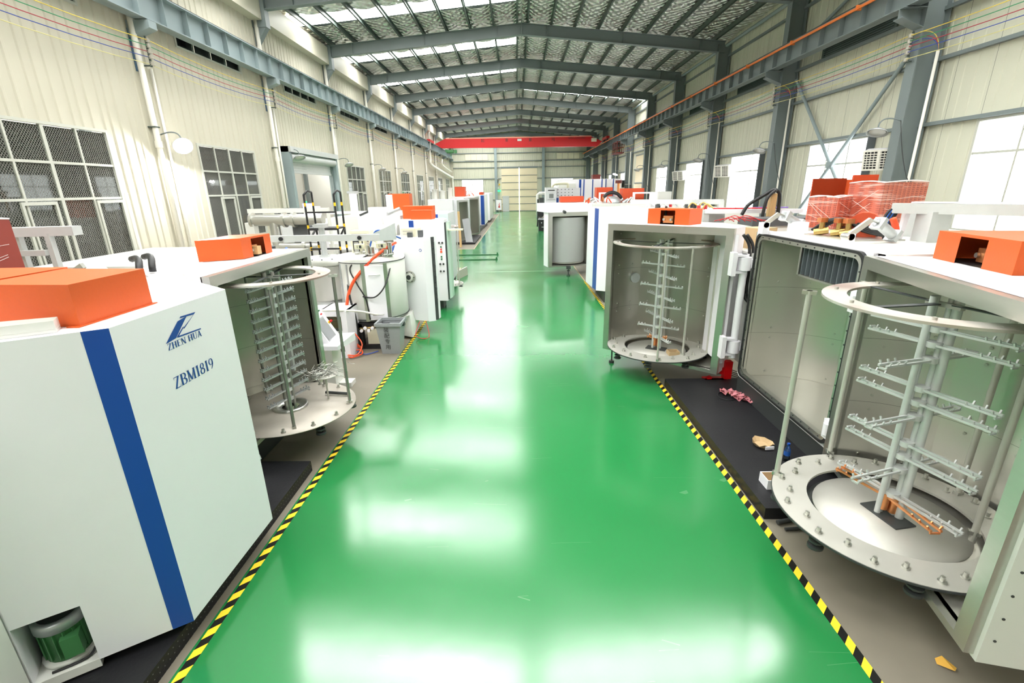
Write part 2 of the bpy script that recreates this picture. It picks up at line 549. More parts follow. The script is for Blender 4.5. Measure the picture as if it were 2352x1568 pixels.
def thing(name, label, cat, loc=(0, 0, 0), group=None):
    o = bpy.data.objects.new(name, None)
    o.empty_display_size = 0.1
    COL.objects.link(o)
    o.location = loc
    o['label'] = label
    o['category'] = cat
    if group:
        o['group'] = group
    OFF[o.name] = Vector(loc)
    return o

def tag(o, label, cat, group=None):
    o['label'] = label
    o['category'] = cat
    if group:
        o['group'] = group
    return o

def struct(name, loc=(0, 0, 0), label=None):
    o = bpy.data.objects.new(name, None)
    COL.objects.link(o)
    o.location = loc
    o['kind'] = 'structure'
    if label:
        o['label'] = label
    OFF[o.name] = Vector(loc)
    return o

def dup(root, loc, label, group=None, rz=None):
    r = root.copy()
    COL.objects.link(r)
    r.location = loc
    if rz is not None:
        r.rotation_euler.z = rz
    r['label'] = label
    if group:
        r['group'] = group
    for ch in list(root.children):
        c = ch.copy()
        COL.objects.link(c)
        c.parent = r
        for g in list(ch.children):
            d = g.copy()
            COL.objects.link(d)
            d.parent = c
    return r

def copy_part(o, m):
    """another piece with the same mesh, moved by the matrix m (in its parent's space)"""
    c = o.copy()
    COL.objects.link(c)
    c.matrix_local = m @ o.matrix_local
    return c

def frame(a, b, z=0.0):
    """local x runs from a to b, local y goes left of that direction seen from above, z up; origin at the middle"""
    ax, ay = a
    bx, by = b
    L = math.hypot(bx - ax, by - ay)
    ex, ey = (bx - ax) / L, (by - ay) / L
    return Matrix(((ex, -ey, 0, (ax + bx) / 2), (ey, ex, 0, (ay + by) / 2), (0, 0, 1, z), (0, 0, 0, 1))), L

def bez(p0, p1, p2, p3, n=16):
    p0, p1, p2, p3 = map(Vector, (p0, p1, p2, p3))
    return [p0 * (1 - t) ** 3 + p1 * 3 * t * (1 - t) ** 2 + p2 * 3 * t * t * (1 - t) + p3 * t ** 3 for t in [i / n for i in range(n + 1)]]

def spline(pts, k=6):
    pts = [Vector(p) for p in pts]
    out = []
    for i in range(len(pts) - 1):
        p0, p1, p2, p3 = pts[max(i - 1, 0)], pts[i], pts[i + 1], pts[min(i + 2, len(pts) - 1)]
        for j in range(k):
            t = j / k
            out.append(0.5 * ((2 * p1) + (p2 - p0) * t + (2 * p0 - 5 * p1 + 4 * p2 - p3) * t * t + (3 * p1 - p0 - 3 * p2 + p3) * t ** 3))
    out.append(pts[-1])
    return out

# serif capitals and digits drawn as strokes in a box one unit high: (x0, y0, x1, y1, width across)
def arc(cx, cy, rx, ry, a0, a1, wv, wh, n=14):
    out = []
    for i in range(n):
        qa, qb = R(a0 + (a1 - a0) * i / n), R(a0 + (a1 - a0) * (i + 1) / n)
        P = []
        for q in (qa, qb):
            w = wh + (wv - wh) * abs(math.cos(q))
            P.append(((cx + (rx + w / 2) * math.cos(q), cy + (ry + w / 2) * math.sin(q)), (cx + (rx - w / 2) * math.cos(q), cy + (ry - w / 2) * math.sin(q))))
        out.append([P[0][1], P[0][0], P[1][0], P[1][1]])
    return out
def stroke(x0, y0, x1, y1, w):
    return [[(x0 - w / 2, y0), (x0 + w / 2, y0), (x1 + w / 2, y1), (x1 - w / 2, y1)]]
def bar(x0, x1, y, h):
    return [[(x0, y - h / 2), (x1, y - h / 2), (x1, y + h / 2), (x0, y + h / 2)]]
TK, TN = 0.15, 0.065
def stem_(x, w=TK):
    return stroke(x, 0, x, 1, w) + bar(x - 0.13, x + 0.13, 0.02, 0.04) + bar(x - 0.13, x + 0.13, 0.98, 0.04)
GLYPH = {
    'Z': (0.62, bar(0.05, 0.55, 0.97, 0.06) + bar(0.05, 0.57, 0.03, 0.06) + stroke(0.12, 0.03, 0.48, 0.97, 0.14) + stroke(0.06, 0.8, 0.06, 0.97, 0.03) + stroke(0.57, 0.03, 0.57, 0.22, 0.03)),
    'H': (0.74, stem_(0.16) + stem_(0.58) + bar(0.16, 0.58, 0.51, 0.05)),
    'E': (0.62, stem_(0.16) + bar(0.16, 0.55, 0.97, 0.05) + bar(0.16, 0.56, 0.03, 0.05) + bar(0.16, 0.42, 0.51, 0.05) + stroke(0.55, 0.8, 0.55, 0.97, 0.03) + stroke(0.57, 0.03, 0.57, 0.22, 0.03)),
    'N': (0.74, stem_(0.14, TN) + stem_(0.6, TN) + stroke(0.14, 1, 0.6, 0, 0.14)),
    'U': (0.72, stroke(0.16, 0.3, 0.16, 1, TK) + stroke(0.58, 0.3, 0.58, 1, TN) + arc(0.37, 0.3, 0.21, 0.27, 180, 360, 0.1, 0.06) + bar(0.03, 0.29, 0.98, 0.04) + bar(0.47, 0.69, 0.98, 0.04)),
    'A': (0.7, stroke(0.12, 0, 0.36, 1, TN) + stroke(0.58, 0, 0.36, 1, 0.14) + bar(0.2, 0.5, 0.34, 0.05) + bar(0.02, 0.24, 0.02, 0.04) + bar(0.46, 0.7, 0.02, 0.04)),
    'B': (0.66, stem_(0.15) + arc(0.3, 0.75, 0.22, 0.225, -90, 90, 0.12, 0.05) + arc(0.32, 0.265, 0.24, 0.24, -90, 90, 0.13, 0.05) + bar(0.15, 0.32, 0.97, 0.05) + bar(0.15, 0.34, 0.51, 0.05) + bar(0.15, 0.34, 0.03, 0.05)),
    'M': (0.88, stem_(0.14, TN) + stem_(0.72) + stroke(0.14, 1, 0.43, 0.05, 0.13) + stroke(0.72, 1, 0.43, 0.05, TN)),
    '1': (0.42, stem_(0.22) + stroke(0.1, 0.84, 0.2, 0.97, 0.06)),
    '8': (0.56, arc(0.28, 0.75, 0.16, 0.22, 0, 360, 0.1, 0.05, 20) + arc(0.28, 0.26, 0.19, 0.235, 0, 360, 0.11, 0.05, 20)),
    '9': (0.56, arc(0.27, 0.69, 0.18, 0.28, 0, 360, 0.1, 0.05, 20) + arc(0.12, 0.62, 0.34, 0.6, -75, 5, 0.1, 0.06, 10)),
    ' ': (0.34, []),
}
def serif(mb, text, width, h, put):
    """lay the text out over the given width; put(x, y) gives the point on the surface"""
    tot = sum(GLYPH[c][0] for c in text)
    k = width / tot
    x = 0.0
    for c in text:
        gw, quads = GLYPH[c]
        for q in quads:
            mb.quad(*[put(x + px * k, py * h) for px, py in q])
        x += gw * k

def font_mesh(name, body, size, m, parent, mw, kind=None):
    """flat lettering on a surface: Blender's own font turned into a mesh"""
    cu = bpy.data.curves.new(name, 'FONT')
    cu.body = body
    cu.size = size
    cu.align_x = 'CENTER'
    cu.align_y = 'CENTER'
    tmp = bpy.data.objects.new(name + '_tmp', cu)
    COL.objects.link(tmp)
    dg = bpy.context.evaluated_depsgraph_get()
    me = bpy.data.meshes.new_from_object(tmp.evaluated_get(dg))
    bpy.data.objects.remove(tmp)
    me.materials.clear()
    me.materials.append(M[m])
    off = OFF.get(parent.name, Vector()) if parent else Vector()
    me.transform(Matrix.Translation(-off) @ mw)
    o = bpy.data.objects.new(name, me)
    COL.objects.link(o)
    if parent:
        o.parent = parent
        OFF[o.name] = off
    return o
# ================================================================== THE HALL
XL, XR, Y0, Y1 = -8.9, 9.8, -11.5, 67.2
COLS = [12.5 + 6 * n for n in range(-4, 10)]

fl = struct('floor')
MB().box(-16, 10.2, Y0 - .2, Y1 + .2, -0.15, 0.0).build('concrete_slab', 'concrete', fl)
MB().box(-2.252, 2.19, Y0, Y1 - .1, 0.0, 0.004).build('epoxy_coat', 'floor', fl)
MB().box(-8.8, -2.252, 18.6, 24.7, 0.0, 0.004).build('epoxy_coat', 'floor', fl)
MB().box(-8.8, 9.7, 60.0, Y1 - .1, 0.0, 0.0035).build('epoxy_coat', 'floor', fl)
edge = mat('tan_joint_filler', (0.55, 0.42, 0.24), 0.6)
MB().box(-2.29, -2.255, 12.3, 18.6, 0, .006).build('joint_strip', edge, fl)
MB().box(-2.29, -2.255, 24.7, 60, 0, .006).build('joint_strip', edge, fl)
MB().box(-8.5, -2.24, 24.66, 24.7, 0, .006).build('joint_strip', edge, fl)
MB().box(-8.5, -2.24, 18.6, 18.64, 0, .006).build('joint_strip', edge, fl)
MB().box(2.195, 2.23, 15.5, 60, 0, .006).build('joint_strip', edge, fl)
MB().box(-1.6, 2.1, 17.55, 17.57, 0.004, .0055).build('floor_joint', mat('pale_joint', (0.5, .62, .5), .4), fl)
for k, (x, yy) in enumerate(((-5.6, 6.9), (-4.1, 7.35))):
    MB().box(x, x + 1.2, yy, yy + .012, 0, .002).build('floor_joint', 'dark', fl)
tag(MB().box(-2.232, -2.168, Y0, 12.25, 0.0045, 0.0065).build('hazard_tape', 'tape_l'), 'yellow and black striped floor tape along the left edge of the green aisle', 'tape')
tag(MB().box(2.168, 2.232, Y0, 15.4, 0.0045, 0.0065).build('hazard_tape', 'tape_r'), 'yellow and black striped floor tape along the right edge of the green aisle', 'tape')

def subtract(y0, y1, z0, z1, holes):
    """the rectangle minus the openings, as rectangles"""
    rects = [(y0, y1, z0, z1)]
    for a, b, c, d in holes:
        out = []
        for p, q, r, s in rects:
            if b <= p or a >= q or d <= r or c >= s:
                out.append((p, q, r, s))
                continue
            if a > p: out.append((p, a, r, s))
            if b < q: out.append((b, q, r, s))
            lo, hi = max(a, p), min(b, q)
            if c > r: out.append((lo, hi, r, c))
            if d < s: out.append((lo, hi, d, s))
        rects = out
    return [r for r in rects if r[1] - r[0] > .02 and r[3] - r[2] > .02]

def sheet(x, sgn, y0, y1, z0, z1, pitch, h, wtop):
    """a corrugated cladding sheet standing in the plane x, ribs towards sgn"""
    ys = [(y0, 0)]
    k = math.ceil((y0 - wtop * 1.6) / pitch)
    while k * pitch + wtop * 1.6 < y1:
        c = k * pitch
        for dy, hh in ((-wtop, 0), (-wtop * .5, h), (wtop * .5, h), (wtop, 0)):
            if y0 < c + dy < y1:
                ys.append((c + dy, hh))
        k += 1
    ys.append((y1, 0))
    mb = MB()
    vs = [(x + sgn * hh, y, z) for z in (z0, z1) for y, hh in ys]
    n = len(ys)
    return mb.add(vs, [[i, i + 1, n + i + 1, n + i] for i in range(n - 1)])

def win_y(b, w=3.0):
    return b + 1.5, b + 1.5 + w

# --- left wall
wl = struct('wall_left')
lholes = []
LDOOR = (19.0, 24.0)
for b in COLS[3:-1]:
    if b == 18.5:
        lholes.append((LDOOR[0], LDOOR[1], -1, 4.6))
    else:
        lholes.append((b + 1.5, b + 4.5, 1.5, 4.3))
    lholes.append((b + 1.5, b + 4.6, 6.62, 7.0))
y = Y0
while y < Y1 - .01:
    w = .75 if y < 36.5 else 1.5
    for a, b_, c, d in subtract(y, min(y + w, Y1), 1.4, 9.45, lholes):
        sheet(XL, 1, a, b_, c, d, .25, .022, .05).build('wall_panel', 'wall', wl)
    y += w
for a, b_, c, d in subtract(Y0, Y1, 0, 1.4, lholes):
    MB().box(XL - .2, XL + .03, a, b_, c, d).build('tile_base', 'tile', wl)
MB().box(XL - .05, XL + .05, Y0, 19.0, 1.385, 1.42).build('sill_trim', 'wall', wl)
MB().box(XL - .05, XL + .05, 24.0, Y1, 1.385, 1.42).build('sill_trim', 'wall', wl)
for yc in COLS:
    m = MB().box(XL - .3, XL + .012, yc - .14, yc + .14, 5.72, 6.6)
    m.build('column_face', 'cold_blue', wl)
# dummy backing so no light leaks between the sheets and the roof
MB().box(XL - .02, XL - .01, Y0, Y1, 9.3, 10.6).build('eave_light_block', 'wall', wl)

# --- right wall
wr = struct('wall_right')
rholes = []
RDOOR = 36.5
for b in COLS[3:-1]:
    if b == RDOOR:
        rholes.append((b + 1.4, b + 4.6, 0, 5.4))
    else:
        rholes.append((b + 1.5, b + 4.5, 1.9, 4.2))
y = Y0
while y < Y1 - .01:
    w = .9 if y < 36.5 else 1.8
    for a, b_, c, d in subtract(y, min(y + w, Y1), 0, 9.6, rholes):
        sheet(XR, -1, a + .004, b_ - .004, c, d, .3, .014, .03).build('wall_panel', 'wall_r', wr)
    y += w
for a, b_, c, d in subtract(Y0, Y1, 0, 10.6, [(h0 - .02, h1 + .02, h2 - .02, h3 + .02) for h0, h1, h2, h3 in rholes]):
    MB().box(XR + .03, XR + .05, a, b_, c, d).build('light_leak_backing', 'frame_d', wr)  # added behind the cladding to keep sky light out of the seams
for b in COLS[:-1]:
    for z in (1.86, 4.24, 5.62, 6.66, 7.6, 8.55):
        if z < 5 and b == RDOOR:
            continue
        MB().box(XR - .12, XR - .02, b, b + 6, z - .04, z + .04).build('girt', 'frame', wr)
for yc in COLS:
    m = MB()
    m.box(9.2, 9.225, yc - .15, yc + .15, 0, 9.0).box(9.72, 9.745, yc - .15, yc + .15, 0, 9.0).box(9.225, 9.72, yc - .02, yc + .0, 0, 9.0)
    c = m.build('column', 'frame', wr)
    m = MB()
    m.hexa([(8.69, yc - .14, 6.47), (8.69, yc + .14, 6.47), (9.2, yc + .14, 6.27), (9.2, yc - .14, 6.27)],
           [(8.69, yc - .14, 6.485), (8.69, yc + .14, 6.485), (9.2, yc + .14, 6.285), (9.2, yc - .14, 6.285)])
    m.box(8.69, 9.2, yc - .14, yc + .14, 6.66, 6.675)
    m.hexa([(8.69, yc - .01, 6.48), (8.69, yc + .01, 6.48), (9.2, yc + .01, 6.28), (9.2, yc - .01, 6.28)],
           [(8.69, yc - .01, 6.66), (8.69, yc + .01, 6.66), (9.2, yc + .01, 6.66), (9.2, yc - .01, 6.66)])
    m.build('bracket', 'frame', c)
# diagonal pipe braces of the first bay in view, below and above the crane beam
for p, q in (((9.62, 12.75, 6.35), (9.62, 18.2, .6)), ((9.66, 18.25, 6.35), (9.66, 12.8, .6)), ((9.62, 12.8, 7.4), (9.62, 18.3, 9.0)), ((9.66, 18.2, 7.4), (9.66, 12.8, 9.0))):
    MB().cyl(p, q, .05, 10).build('diagonal_brace', 'frame_l', wr)
MB().box(9.58, 9.7, 15.42, 15.62, 3.4, 3.58, rz=.3).build('brace_joint', 'frame_l', wr)
for k, b in enumerate(COLS[3:9]):
    # two tiers of louvres behind the crane beam
    lv = MB().box(XR - .1, XR - .05, b + 1.45, b + 1.55, 6.7, 7.55).box(XR - .1, XR - .05, b + 4.45, b + 4.55, 6.7, 7.55).box(XR - .1, XR - .05, b + 1.5, b + 4.5, 7.08, 7.16).box(XR - .035, XR - .03, b + 1.5, b + 4.5, 6.7, 7.55).build('louvre_frame', 'frame_d', wr)
    base = None
    for i in range(13):
        z = 6.76 + i * .06
        if base is None:
            base = MB().hexa([(XR - .04, b + 1.55, z), (XR - .1, b + 1.55, z - .025), (XR - .1, b + 4.45, z - .025), (XR - .04, b + 4.45, z)],
                             [(XR - .04, b + 1.55, z + .008), (XR - .1, b + 1.55, z - .017), (XR - .1, b + 4.45, z - .017), (XR - .04, b + 4.45, z + .008)]).build('louvre_slat', 'frame_l', lv)
        else:
            copy_part(base, Matrix.Translation((0, 0, i * .06)))

# --- back wall and the wall behind the camera
wb = struct('wall_back')
bholes = [(-7.5, -4.55, 1.6, 4.22), (4.6, 7.6, 1.6, 4.22), (-2.05, 2.7, 0, 5.65)]
x = XL
while x < XR - .01:
    for a, b_, c, d in subtract(x, min(x + 1.1, XR), 0, 10.4, bholes):
        mb = sheet(0, 1, a + .004, b_ - .004, c, d, .3, .02, .04)
        mb.v = [Vector((v.y, Y1 - v.x, v.z)) for v in mb.v]
        mb.build('wall_panel', 'wall_r', wb)
    x += 1.1
for z in (1.55, 4.28, 5.7, 6.5, 7.5, 8.6):
    for a, b_ in ((XL, -2.05), (2.7, XR)) if z < 5.6 else ((XL, XR),):
        MB().box(a, b_, Y1 - .12, Y1 - .04, z - .045, z + .045).build('girt', 'frame', wb)
for x in (-2.8, 3.55):
    MB().box(x - .17, x + .17, Y1 - .45, Y1 - .05, 0, 9.8).build('wind_column', 'frame_l', wb)
MB().box(XL, XL + .35, Y1 - .4, Y1 - .05, 0, 7).build('corner_post', 'wall', wb)
for a in (-6.9, 5.3):
    v = MB().box(a, a + 3.1, Y1 - .1, Y1 - .03, 6.6, 7.42).build('vent_frame', 'porcelain', wb)
    for k in range(4):
        MB().box(a + .05 + .76 * k, a + .75 + .76 * k, Y1 - .13, Y1 - .1, 6.65, 7.37).build('vent_panel', 'beige', v)
for a, b_, c, d in subtract(-9.5, 10, 0, 10.8, [(h0 - .02, h1 + .02, h2 - .02, h3 + .02) for h0, h1, h2, h3 in bholes]):
    MB().box(a, b_, Y1 + .06, Y1 + .1, c, d).build('light_leak_backing', 'frame_d', wb)  # added sheet that stops sky light leaking through the panel gaps
wf = struct('wall_front')
MB().box(-16, 10.2, Y0 - .1, Y0, 0, 10.6).build('wall_sheet', 'wall_r', wf)

# sliding gate of the back wall: two leaves of six ribbed panels, a wicket door in the left one
gate = struct('door_1', (0.3, Y1 - .1, 0))
for sx, (a, b_) in enumerate(((-2.08, .285), (.335, 2.73))):
    leaf = MB().box(a, b_, Y1 - .14, Y1 - .1, .0, 5.66).build('door_leaf', 'door_cream', gate)
    for k in range(6):
        z = .1 + k * .92
        mb = MB()
        for i in range(8):
            w = (b_ - a - .1) / 8
            mb.box(a + .05 + i * w + .02, a + .05 + (i + 1) * w - .02, Y1 - .165, Y1 - .14, z + .03, z + .86)
        mb.build('door_panel', 'door_cream', leaf)
    for k in range(7):
        MB().box(a, b_, Y1 - .19, Y1 - .14, .04 + k * .92, .1 + k * .92).build('door_rail', 'frame', leaf)
MB().box(.29, .33, Y1 - .2, Y1 - .09, .04, 5.65).build('gate_daylight_gap', 'pane_day', gate)  # glowing strip stands in for daylight in the gap between the leaves
MB().box(-2.15, 2.8, Y1 - .2, Y1 - .06, 5.62, 5.78).build('gate_track', 'frame', gate)
wk = struct('door_2', (-1.5, Y1 - .2, 0))
MB().box(-1.98, -1.1, Y1 - .22, Y1 - .19, .1, 2.05).build('door_leaf', 'zinc', wk)
MB().box(-1.98, -1.1, Y1 - .23, Y1 - .19, .02, .1).build('door_threshold', 'white', wk)
MB().box(-1.2, -1.14, Y1 - .26, Y1 - .22, 1.0, 1.1).build('door_handle', 'steel_bright', wk)

# --- windows
NW = [0]
def window(x, y0, y1, z0, z1, side, pane, cols=4, rows=(0.36, 0.68), day=False):
    """side +1: seen from +x (left wall); -1: from -x (right wall)"""
    NW[0] += 1
    t = struct('window_%d' % NW[0], (x, (y0 + y1) / 2, z0))
    f = MB()
    e = .055
    xa, xb = x - .04 , x + .04
    f.box(xa, xb, y0, y0 + e, z0, z1).box(xa, xb, y1 - e, y1, z0, z1).box(xa, xb, y0 + e, y1 - e, z1 - e, z1).box(xa, xb, y0 + e, y1 - e, z0, z0 + e)
    f.build('window_frame', 'win_frame', t)
    MB().box(x - .02, x + side * .1, y0 - .08, y1 + .08, z0 - .05, z0).build('window_sill', 'win_frame', t)
    zs = [z0 + e] + [z0 + (z1 - z0) * r for r in rows] + [z1 - e]
    w = (y1 - y0 - 2 * e) / cols
    for k in range(1, cols):
        wd = .034 if k * 2 == cols else .02
        MB().box(xa + .012, xb - .012, y0 + e + k * w - wd, y0 + e + k * w + wd, z0 + e, z1 - e).build('mullion', 'win_frame', t)
    for z in zs[1:-1]:
        MB().box(xa + .01, xb - .01, y0 + e, y1 - e, z - .024, z + .024).build('transom', 'win_frame', t)
    for i in range(len(zs) - 1):
        for k in range(cols):
            MB().box(x - side * .004, x + side * .004, y0 + e + k * w + .015, y0 + e + (k + 1) * w - .015, zs[i] + .02, zs[i + 1] - .02).build('pane', pane, t)
    return t
for b in COLS[3:-1]:
    tt = struct('window_%d' % (40 + int(b // 6)), (XL, b + 3, 6.4))
    f = MB().box(XL - .04, XL + .03, b + 1.5, b + 4.6, 6.62, 6.67).box(XL - .04, XL + .03, b + 1.5, b + 4.6, 6.96, 7.0)
    f.box(XL - .04, XL + .03, b + 1.5, b + 1.55, 6.66, 6.96).box(XL - .04, XL + .03, b + 4.55, b + 4.6, 6.66, 6.96)
    f.build('window_frame', 'win_frame', tt)
    for k in range(4):
        MB().box(XL - .01, XL + .0, b + 1.56 + k * .76, b + 2.28 + k * .76, 6.67, 6.96).build('pane', 'glass_dark', tt)
for b in COLS[3:-1]:
    if b == 18.5:
        continue
    t = window(XL, b + 1.5, b + 4.5, 1.5, 4.3, 1, 'glass_mesh', 4, (.5, .74))
    # sliding sashes of the bottom row, one pushed aside
    for k, yy in enumerate((b + 2.15, b + 3.75)):
        s = MB()
        for a, c in ((yy, yy + .05), (yy + .65, yy + .7)):
            s.box(XL + .01, XL + .05, a, c, 1.58, 2.86)
        s.box(XL + .01, XL + .05, yy + .05, yy + .65, 1.58, 1.64).box(XL + .01, XL + .05, yy + .05, yy + .65, 2.8, 2.86)
        s.build('sliding_sash', 'win_frame', t)
for b in COLS[3:-1]:
    if b != RDOOR:
        window(XR, b + 1.5, b + 4.5, 1.9, 4.2, -1, 'pane_day', 3, (.7,))
        sh = MB().box(XR - .02, XR - .22, b + 1.46, b + 1.5, 1.9, 4.2)
        sh.build('window_reveal', 'louver', bpy.data.objects['window_%d' % NW[0]])
tt = window(0, -7.5, -4.55, 1.6, 4.22, 1, 'pane_day', 2, (.74,))
t2 = window(0, 4.6, 7.6, 1.6, 4.22, 1, 'pane_day', 2, (.74,))
for q in (tt, t2):
    for ch in q.children:
        off = OFF[q.name]
        for v in ch.data.vertices:
            wx, wy, wz = v.co.x + off.x, v.co.y + off.y, v.co.z + off.z
            v.co = (wy, -wx, wz - 0)
    q.location = (0, Y1, 0)
# side gate in the right wall
g3 = struct('door_3', (XR, RDOOR + 3, 0))
MB().box(XR - .06, XR, RDOOR + 1.4, RDOOR + 4.6, 0, 5.4).build('door_leaf', 'door_cream', g3)
for k in range(6):
    MB().box(XR - .12, XR - .06, RDOOR + 1.4, RDOOR + 4.6, .05 + k * 1.05, .13 + k * 1.05).build('door_rail', 'frame', g3)

# --- roller shutter opening in the left wall
rs = struct('door_4', (XL, 21.5, 0))
MB().box(XL - .1, XL + .3, 19.0, 19.22, 0, 4.62).box(XL - .1, XL + .3, 23.78, 24.0, 0, 4.62).build('door_jamb', 'frame_l', rs)
MB().box(XL - .1, XL + .38, 19.0, 24.0, 4.42, 4.62).build('door_head', 'zinc', rs)
MB().cyl((XL + .16, 19.2, 4.25), (XL + .16, 23.8, 4.25), .17, 18).build('shutter_roll', 'zinc', rs)
for k in range(8):
    MB().box(XL + .02, XL + .05, 19.2, 23.8, 3.78 + k * .09, 3.862 + k * .09).build('shutter_slat', 'zinc', rs)
MB().box(XL + .01, XL + .07, 19.2, 23.8, 3.68, 3.775).build('shutter_bar', 'zinc', rs)
for yy in (19.23, 19.33, 23.66, 23.76):
    MB().box(XL + .0, XL + .12, yy, yy + .05, 0, 4.2).build('shutter_guide', 'frame', rs)

# --- annex seen through the left windows and the shutter
wa = struct('wall_annex')
MB().box(-15.6, -15.5, Y0, Y1, 0, 7.5).build('wall_sheet', 'annex_wall', wa)
for yy in range(-6, 66, 6):
    MB().box(-15.5, -15.3, yy, yy + .3, 0, 7.4).build('column', 'frame', wa)
MB().box(-15.6, XL, Y1, Y1 + .1, 0, 7.5).build('wall_sheet', 'annex_wall', wa)
ca = struct('ceiling_annex')
MB().box(-15.6, XL - .02, Y0, Y1, 7.4, 7.5).build('roof_sheet', 'annex_wall', ca)
for yy in (5, 11, 17, 23, 29, 41, 53):  # tubes added only to light the annex behind the left windows
    lt = thing('annex_fill_tube', 'added tube light brightening the annex, %s' % {5: 'nearest behind the first left window', 11: 'second behind the left windows', 17: 'above the second left window', 23: 'level with the roller shutter opening', 29: 'just past the roller shutter', 41: 'far down the annex', 53: 'farthest in the annex'}[yy], 'light', (-12.2, yy, 7.3), 'added annex tube lights')
    MB().box(-12.3, -12.1, yy - .8, yy + .8, 7.3, 7.41).build('housing', 'white', lt)
    MB().box(-12.26, -12.14, yy - .75, yy + .75, 7.26, 7.3).build('diffuser', 'tube', lt)

# ================================================================== ROOF
XA = 0.3
def zr(x):   # underside of the rafters
    return 9.55 - (0.083 if x < XA else 0.096) * abs(x - XA)
ce = struct('ceiling')
for yc in COLS:
    for a, b_ in ((XL + .35, XA), (XA, 9.5)):
        m = MB()
        za, zb = zr(a), zr(b_)
        for lo, hi, w in ((0, .02, .12), (.02, .44, .006), (.44, .46, .12)):
            m.hexa([(a, yc - w, za + lo), (a, yc + w, za + lo), (b_, yc + w, zb + lo), (b_, yc - w, zb + lo)],
                   [(a, yc - w, za + hi), (a, yc + w, za + hi), (b_, yc + w, zb + hi), (b_, yc - w, zb + hi)])
        for k in range(1, 8):
            xx = a + (b_ - a) * k / 8
            if k % 3 == 1:
                m.box(xx - .008, xx + .008, yc - .11, yc + .11, zr(xx) + .02, zr(xx) + .44)
        m.build('rafter', 'frame', ce)
    MB().box(XA - .015, XA + .015, yc - .16, yc + .16, 9.5, 10.12).build('ridge_plate', 'frame', ce)
PUR = [XA - .24 - 1.06 * k for k in range(9)] + [XA + .24 + 1.06 * k for k in range(9)]
for b in COLS[:-1]:
    for x in PUR:
        z = zr(x) + .46
        m = MB().box(x - .005, x + .005, b, b + 6, z, z + .2).box(x - .005, x + .07, b, b + 6, z, z + .012).box(x - .005, x + .07, b, b + 6, z + .188, z + .2)
        m.build('purlin', 'frame_d', ce)
SKY_R = (6.5, 0.5, 36.5)
def foil(x0, x1, y0, y1):
    m = MB()
    nx, ny = 8, max(2, int((y1 - y0) / .5))
    vs, fs = [], []
    for j in range(ny + 1):
        for i in range(nx + 1):
            u, w = i / nx, j / ny
            x, y = x0 + (x1 - x0) * u, y0 + (y1 - y0) * w
            sag = .085 * 4 * u * (1 - u) * (.75 + .25 * math.sin(y * 2.1 + x)) + .02 * math.sin(y * 5.3 + x * 3)* u * (1 - u) * 4
            vs.append((x, y, zr(x) + .665 - sag))
    for j in range(ny):
        for i in range(nx):
            q = j * (nx + 1) + i
            fs.append([q, q + 1, q + nx + 2, q + nx + 1])
    return m.add(vs, fs, True)
edges_l = [XA, XA - .24] + [XA - .24 - 1.06 * k for k in range(1, 9)] + [XL]
edges_r = [XA, XA + .24] + [XA + .24 + 1.06 * k for k in range(1, 9)] + [XR]
for b in COLS[:-1]:
    for side, ed in (('l', edges_l), ('r', edges_r)):
        strips = side == 'l' or b in SKY_R
        s0, s1 = b + 2.65, b + 3.85
        for i in range(len(ed) - 1):
            x0, x1 = sorted((ed[i], ed[i + 1]))
            if strips and i > 0:
                foil(x0, x1, b, s0).build('roof_foil', 'foil', ce)
                foil(x0, x1, s1, b + 6).build('roof_foil', 'foil', ce)
                MB().hexa([(x0 + .02, s0, zr(x0) + .67), (x1 - .02, s0, zr(x1) + .67), (x1 - .02, s1, zr(x1) + .67), (x0 + .02, s1, zr(x0) + .67)],
                          [(x0 + .02, s0, zr(x0) + .68), (x1 - .02, s0, zr(x1) + .68), (x1 - .02, s1, zr(x1) + .68), (x0 + .02, s1, zr(x0) + .68)]).build('skylight', 'skylight', ce)
            else:
                foil(x0, x1, b, b + 6).build('roof_foil', 'foil', ce)
MB().hexa([(XL - .1, Y0, zr(XL) + .74), (XA, Y0, zr(XA) + .74), (XA, Y1, zr(XA) + .74), (XL - .1, Y1, zr(XL) + .74)],
          [(XL - .1, Y0, zr(XL) + .78), (XA, Y0, zr(XA) + .78), (XA, Y1, zr(XA) + .78), (XL - .1, Y1, zr(XL) + .78)]).build('roof_sheet', 'frame_d', ce)
MB().hexa([(XA, Y0, zr(XA) + .74), (XR + .1, Y0, zr(XR) + .74), (XR + .1, Y1, zr(XR) + .74), (XA, Y1, zr(XA) + .74)],
          [(XA, Y0, zr(XA) + .78), (XR + .1, Y0, zr(XR) + .78), (XR + .1, Y1, zr(XR) + .78), (XA, Y1, zr(XA) + .78)]).build('roof_sheet', 'frame_d', ce)
for yc in COLS:
    # knees on the left wall that carry the rafters, and the eave valance between them
    m = MB().box(XL, XL + .48, yc - .15, yc + .15, 8.3, 9.3)
    m.build('rafter_seat', 'frame', ce)
    MB().hexa([(XL, yc - .12, 7.75), (XL, yc + .12, 7.75), (XL + .02, yc + .12, 7.75), (XL + .02, yc - .12, 7.75)],
              [(XL, yc - .12, 8.3), (XL, yc + .12, 8.3), (XL + .45, yc + .12, 8.3), (XL + .45, yc - .12, 8.3)]).build('rafter_knee', 'frame', ce)
for b in COLS[:-1]:
    MB().box(XL + .3, XL + .36, b + .16, b + 5.84, 8.55, 9.2).box(XL, XL + .36, b + .16, b + 5.84, 8.5, 8.55).build('eave_valance', 'wall', ce)
    MB().cyl((9.55, b + .1, 8.95), (9.55, b + 5.9, 8.95), .07, 10).build('eave_pipe', 'frame_l', ce)

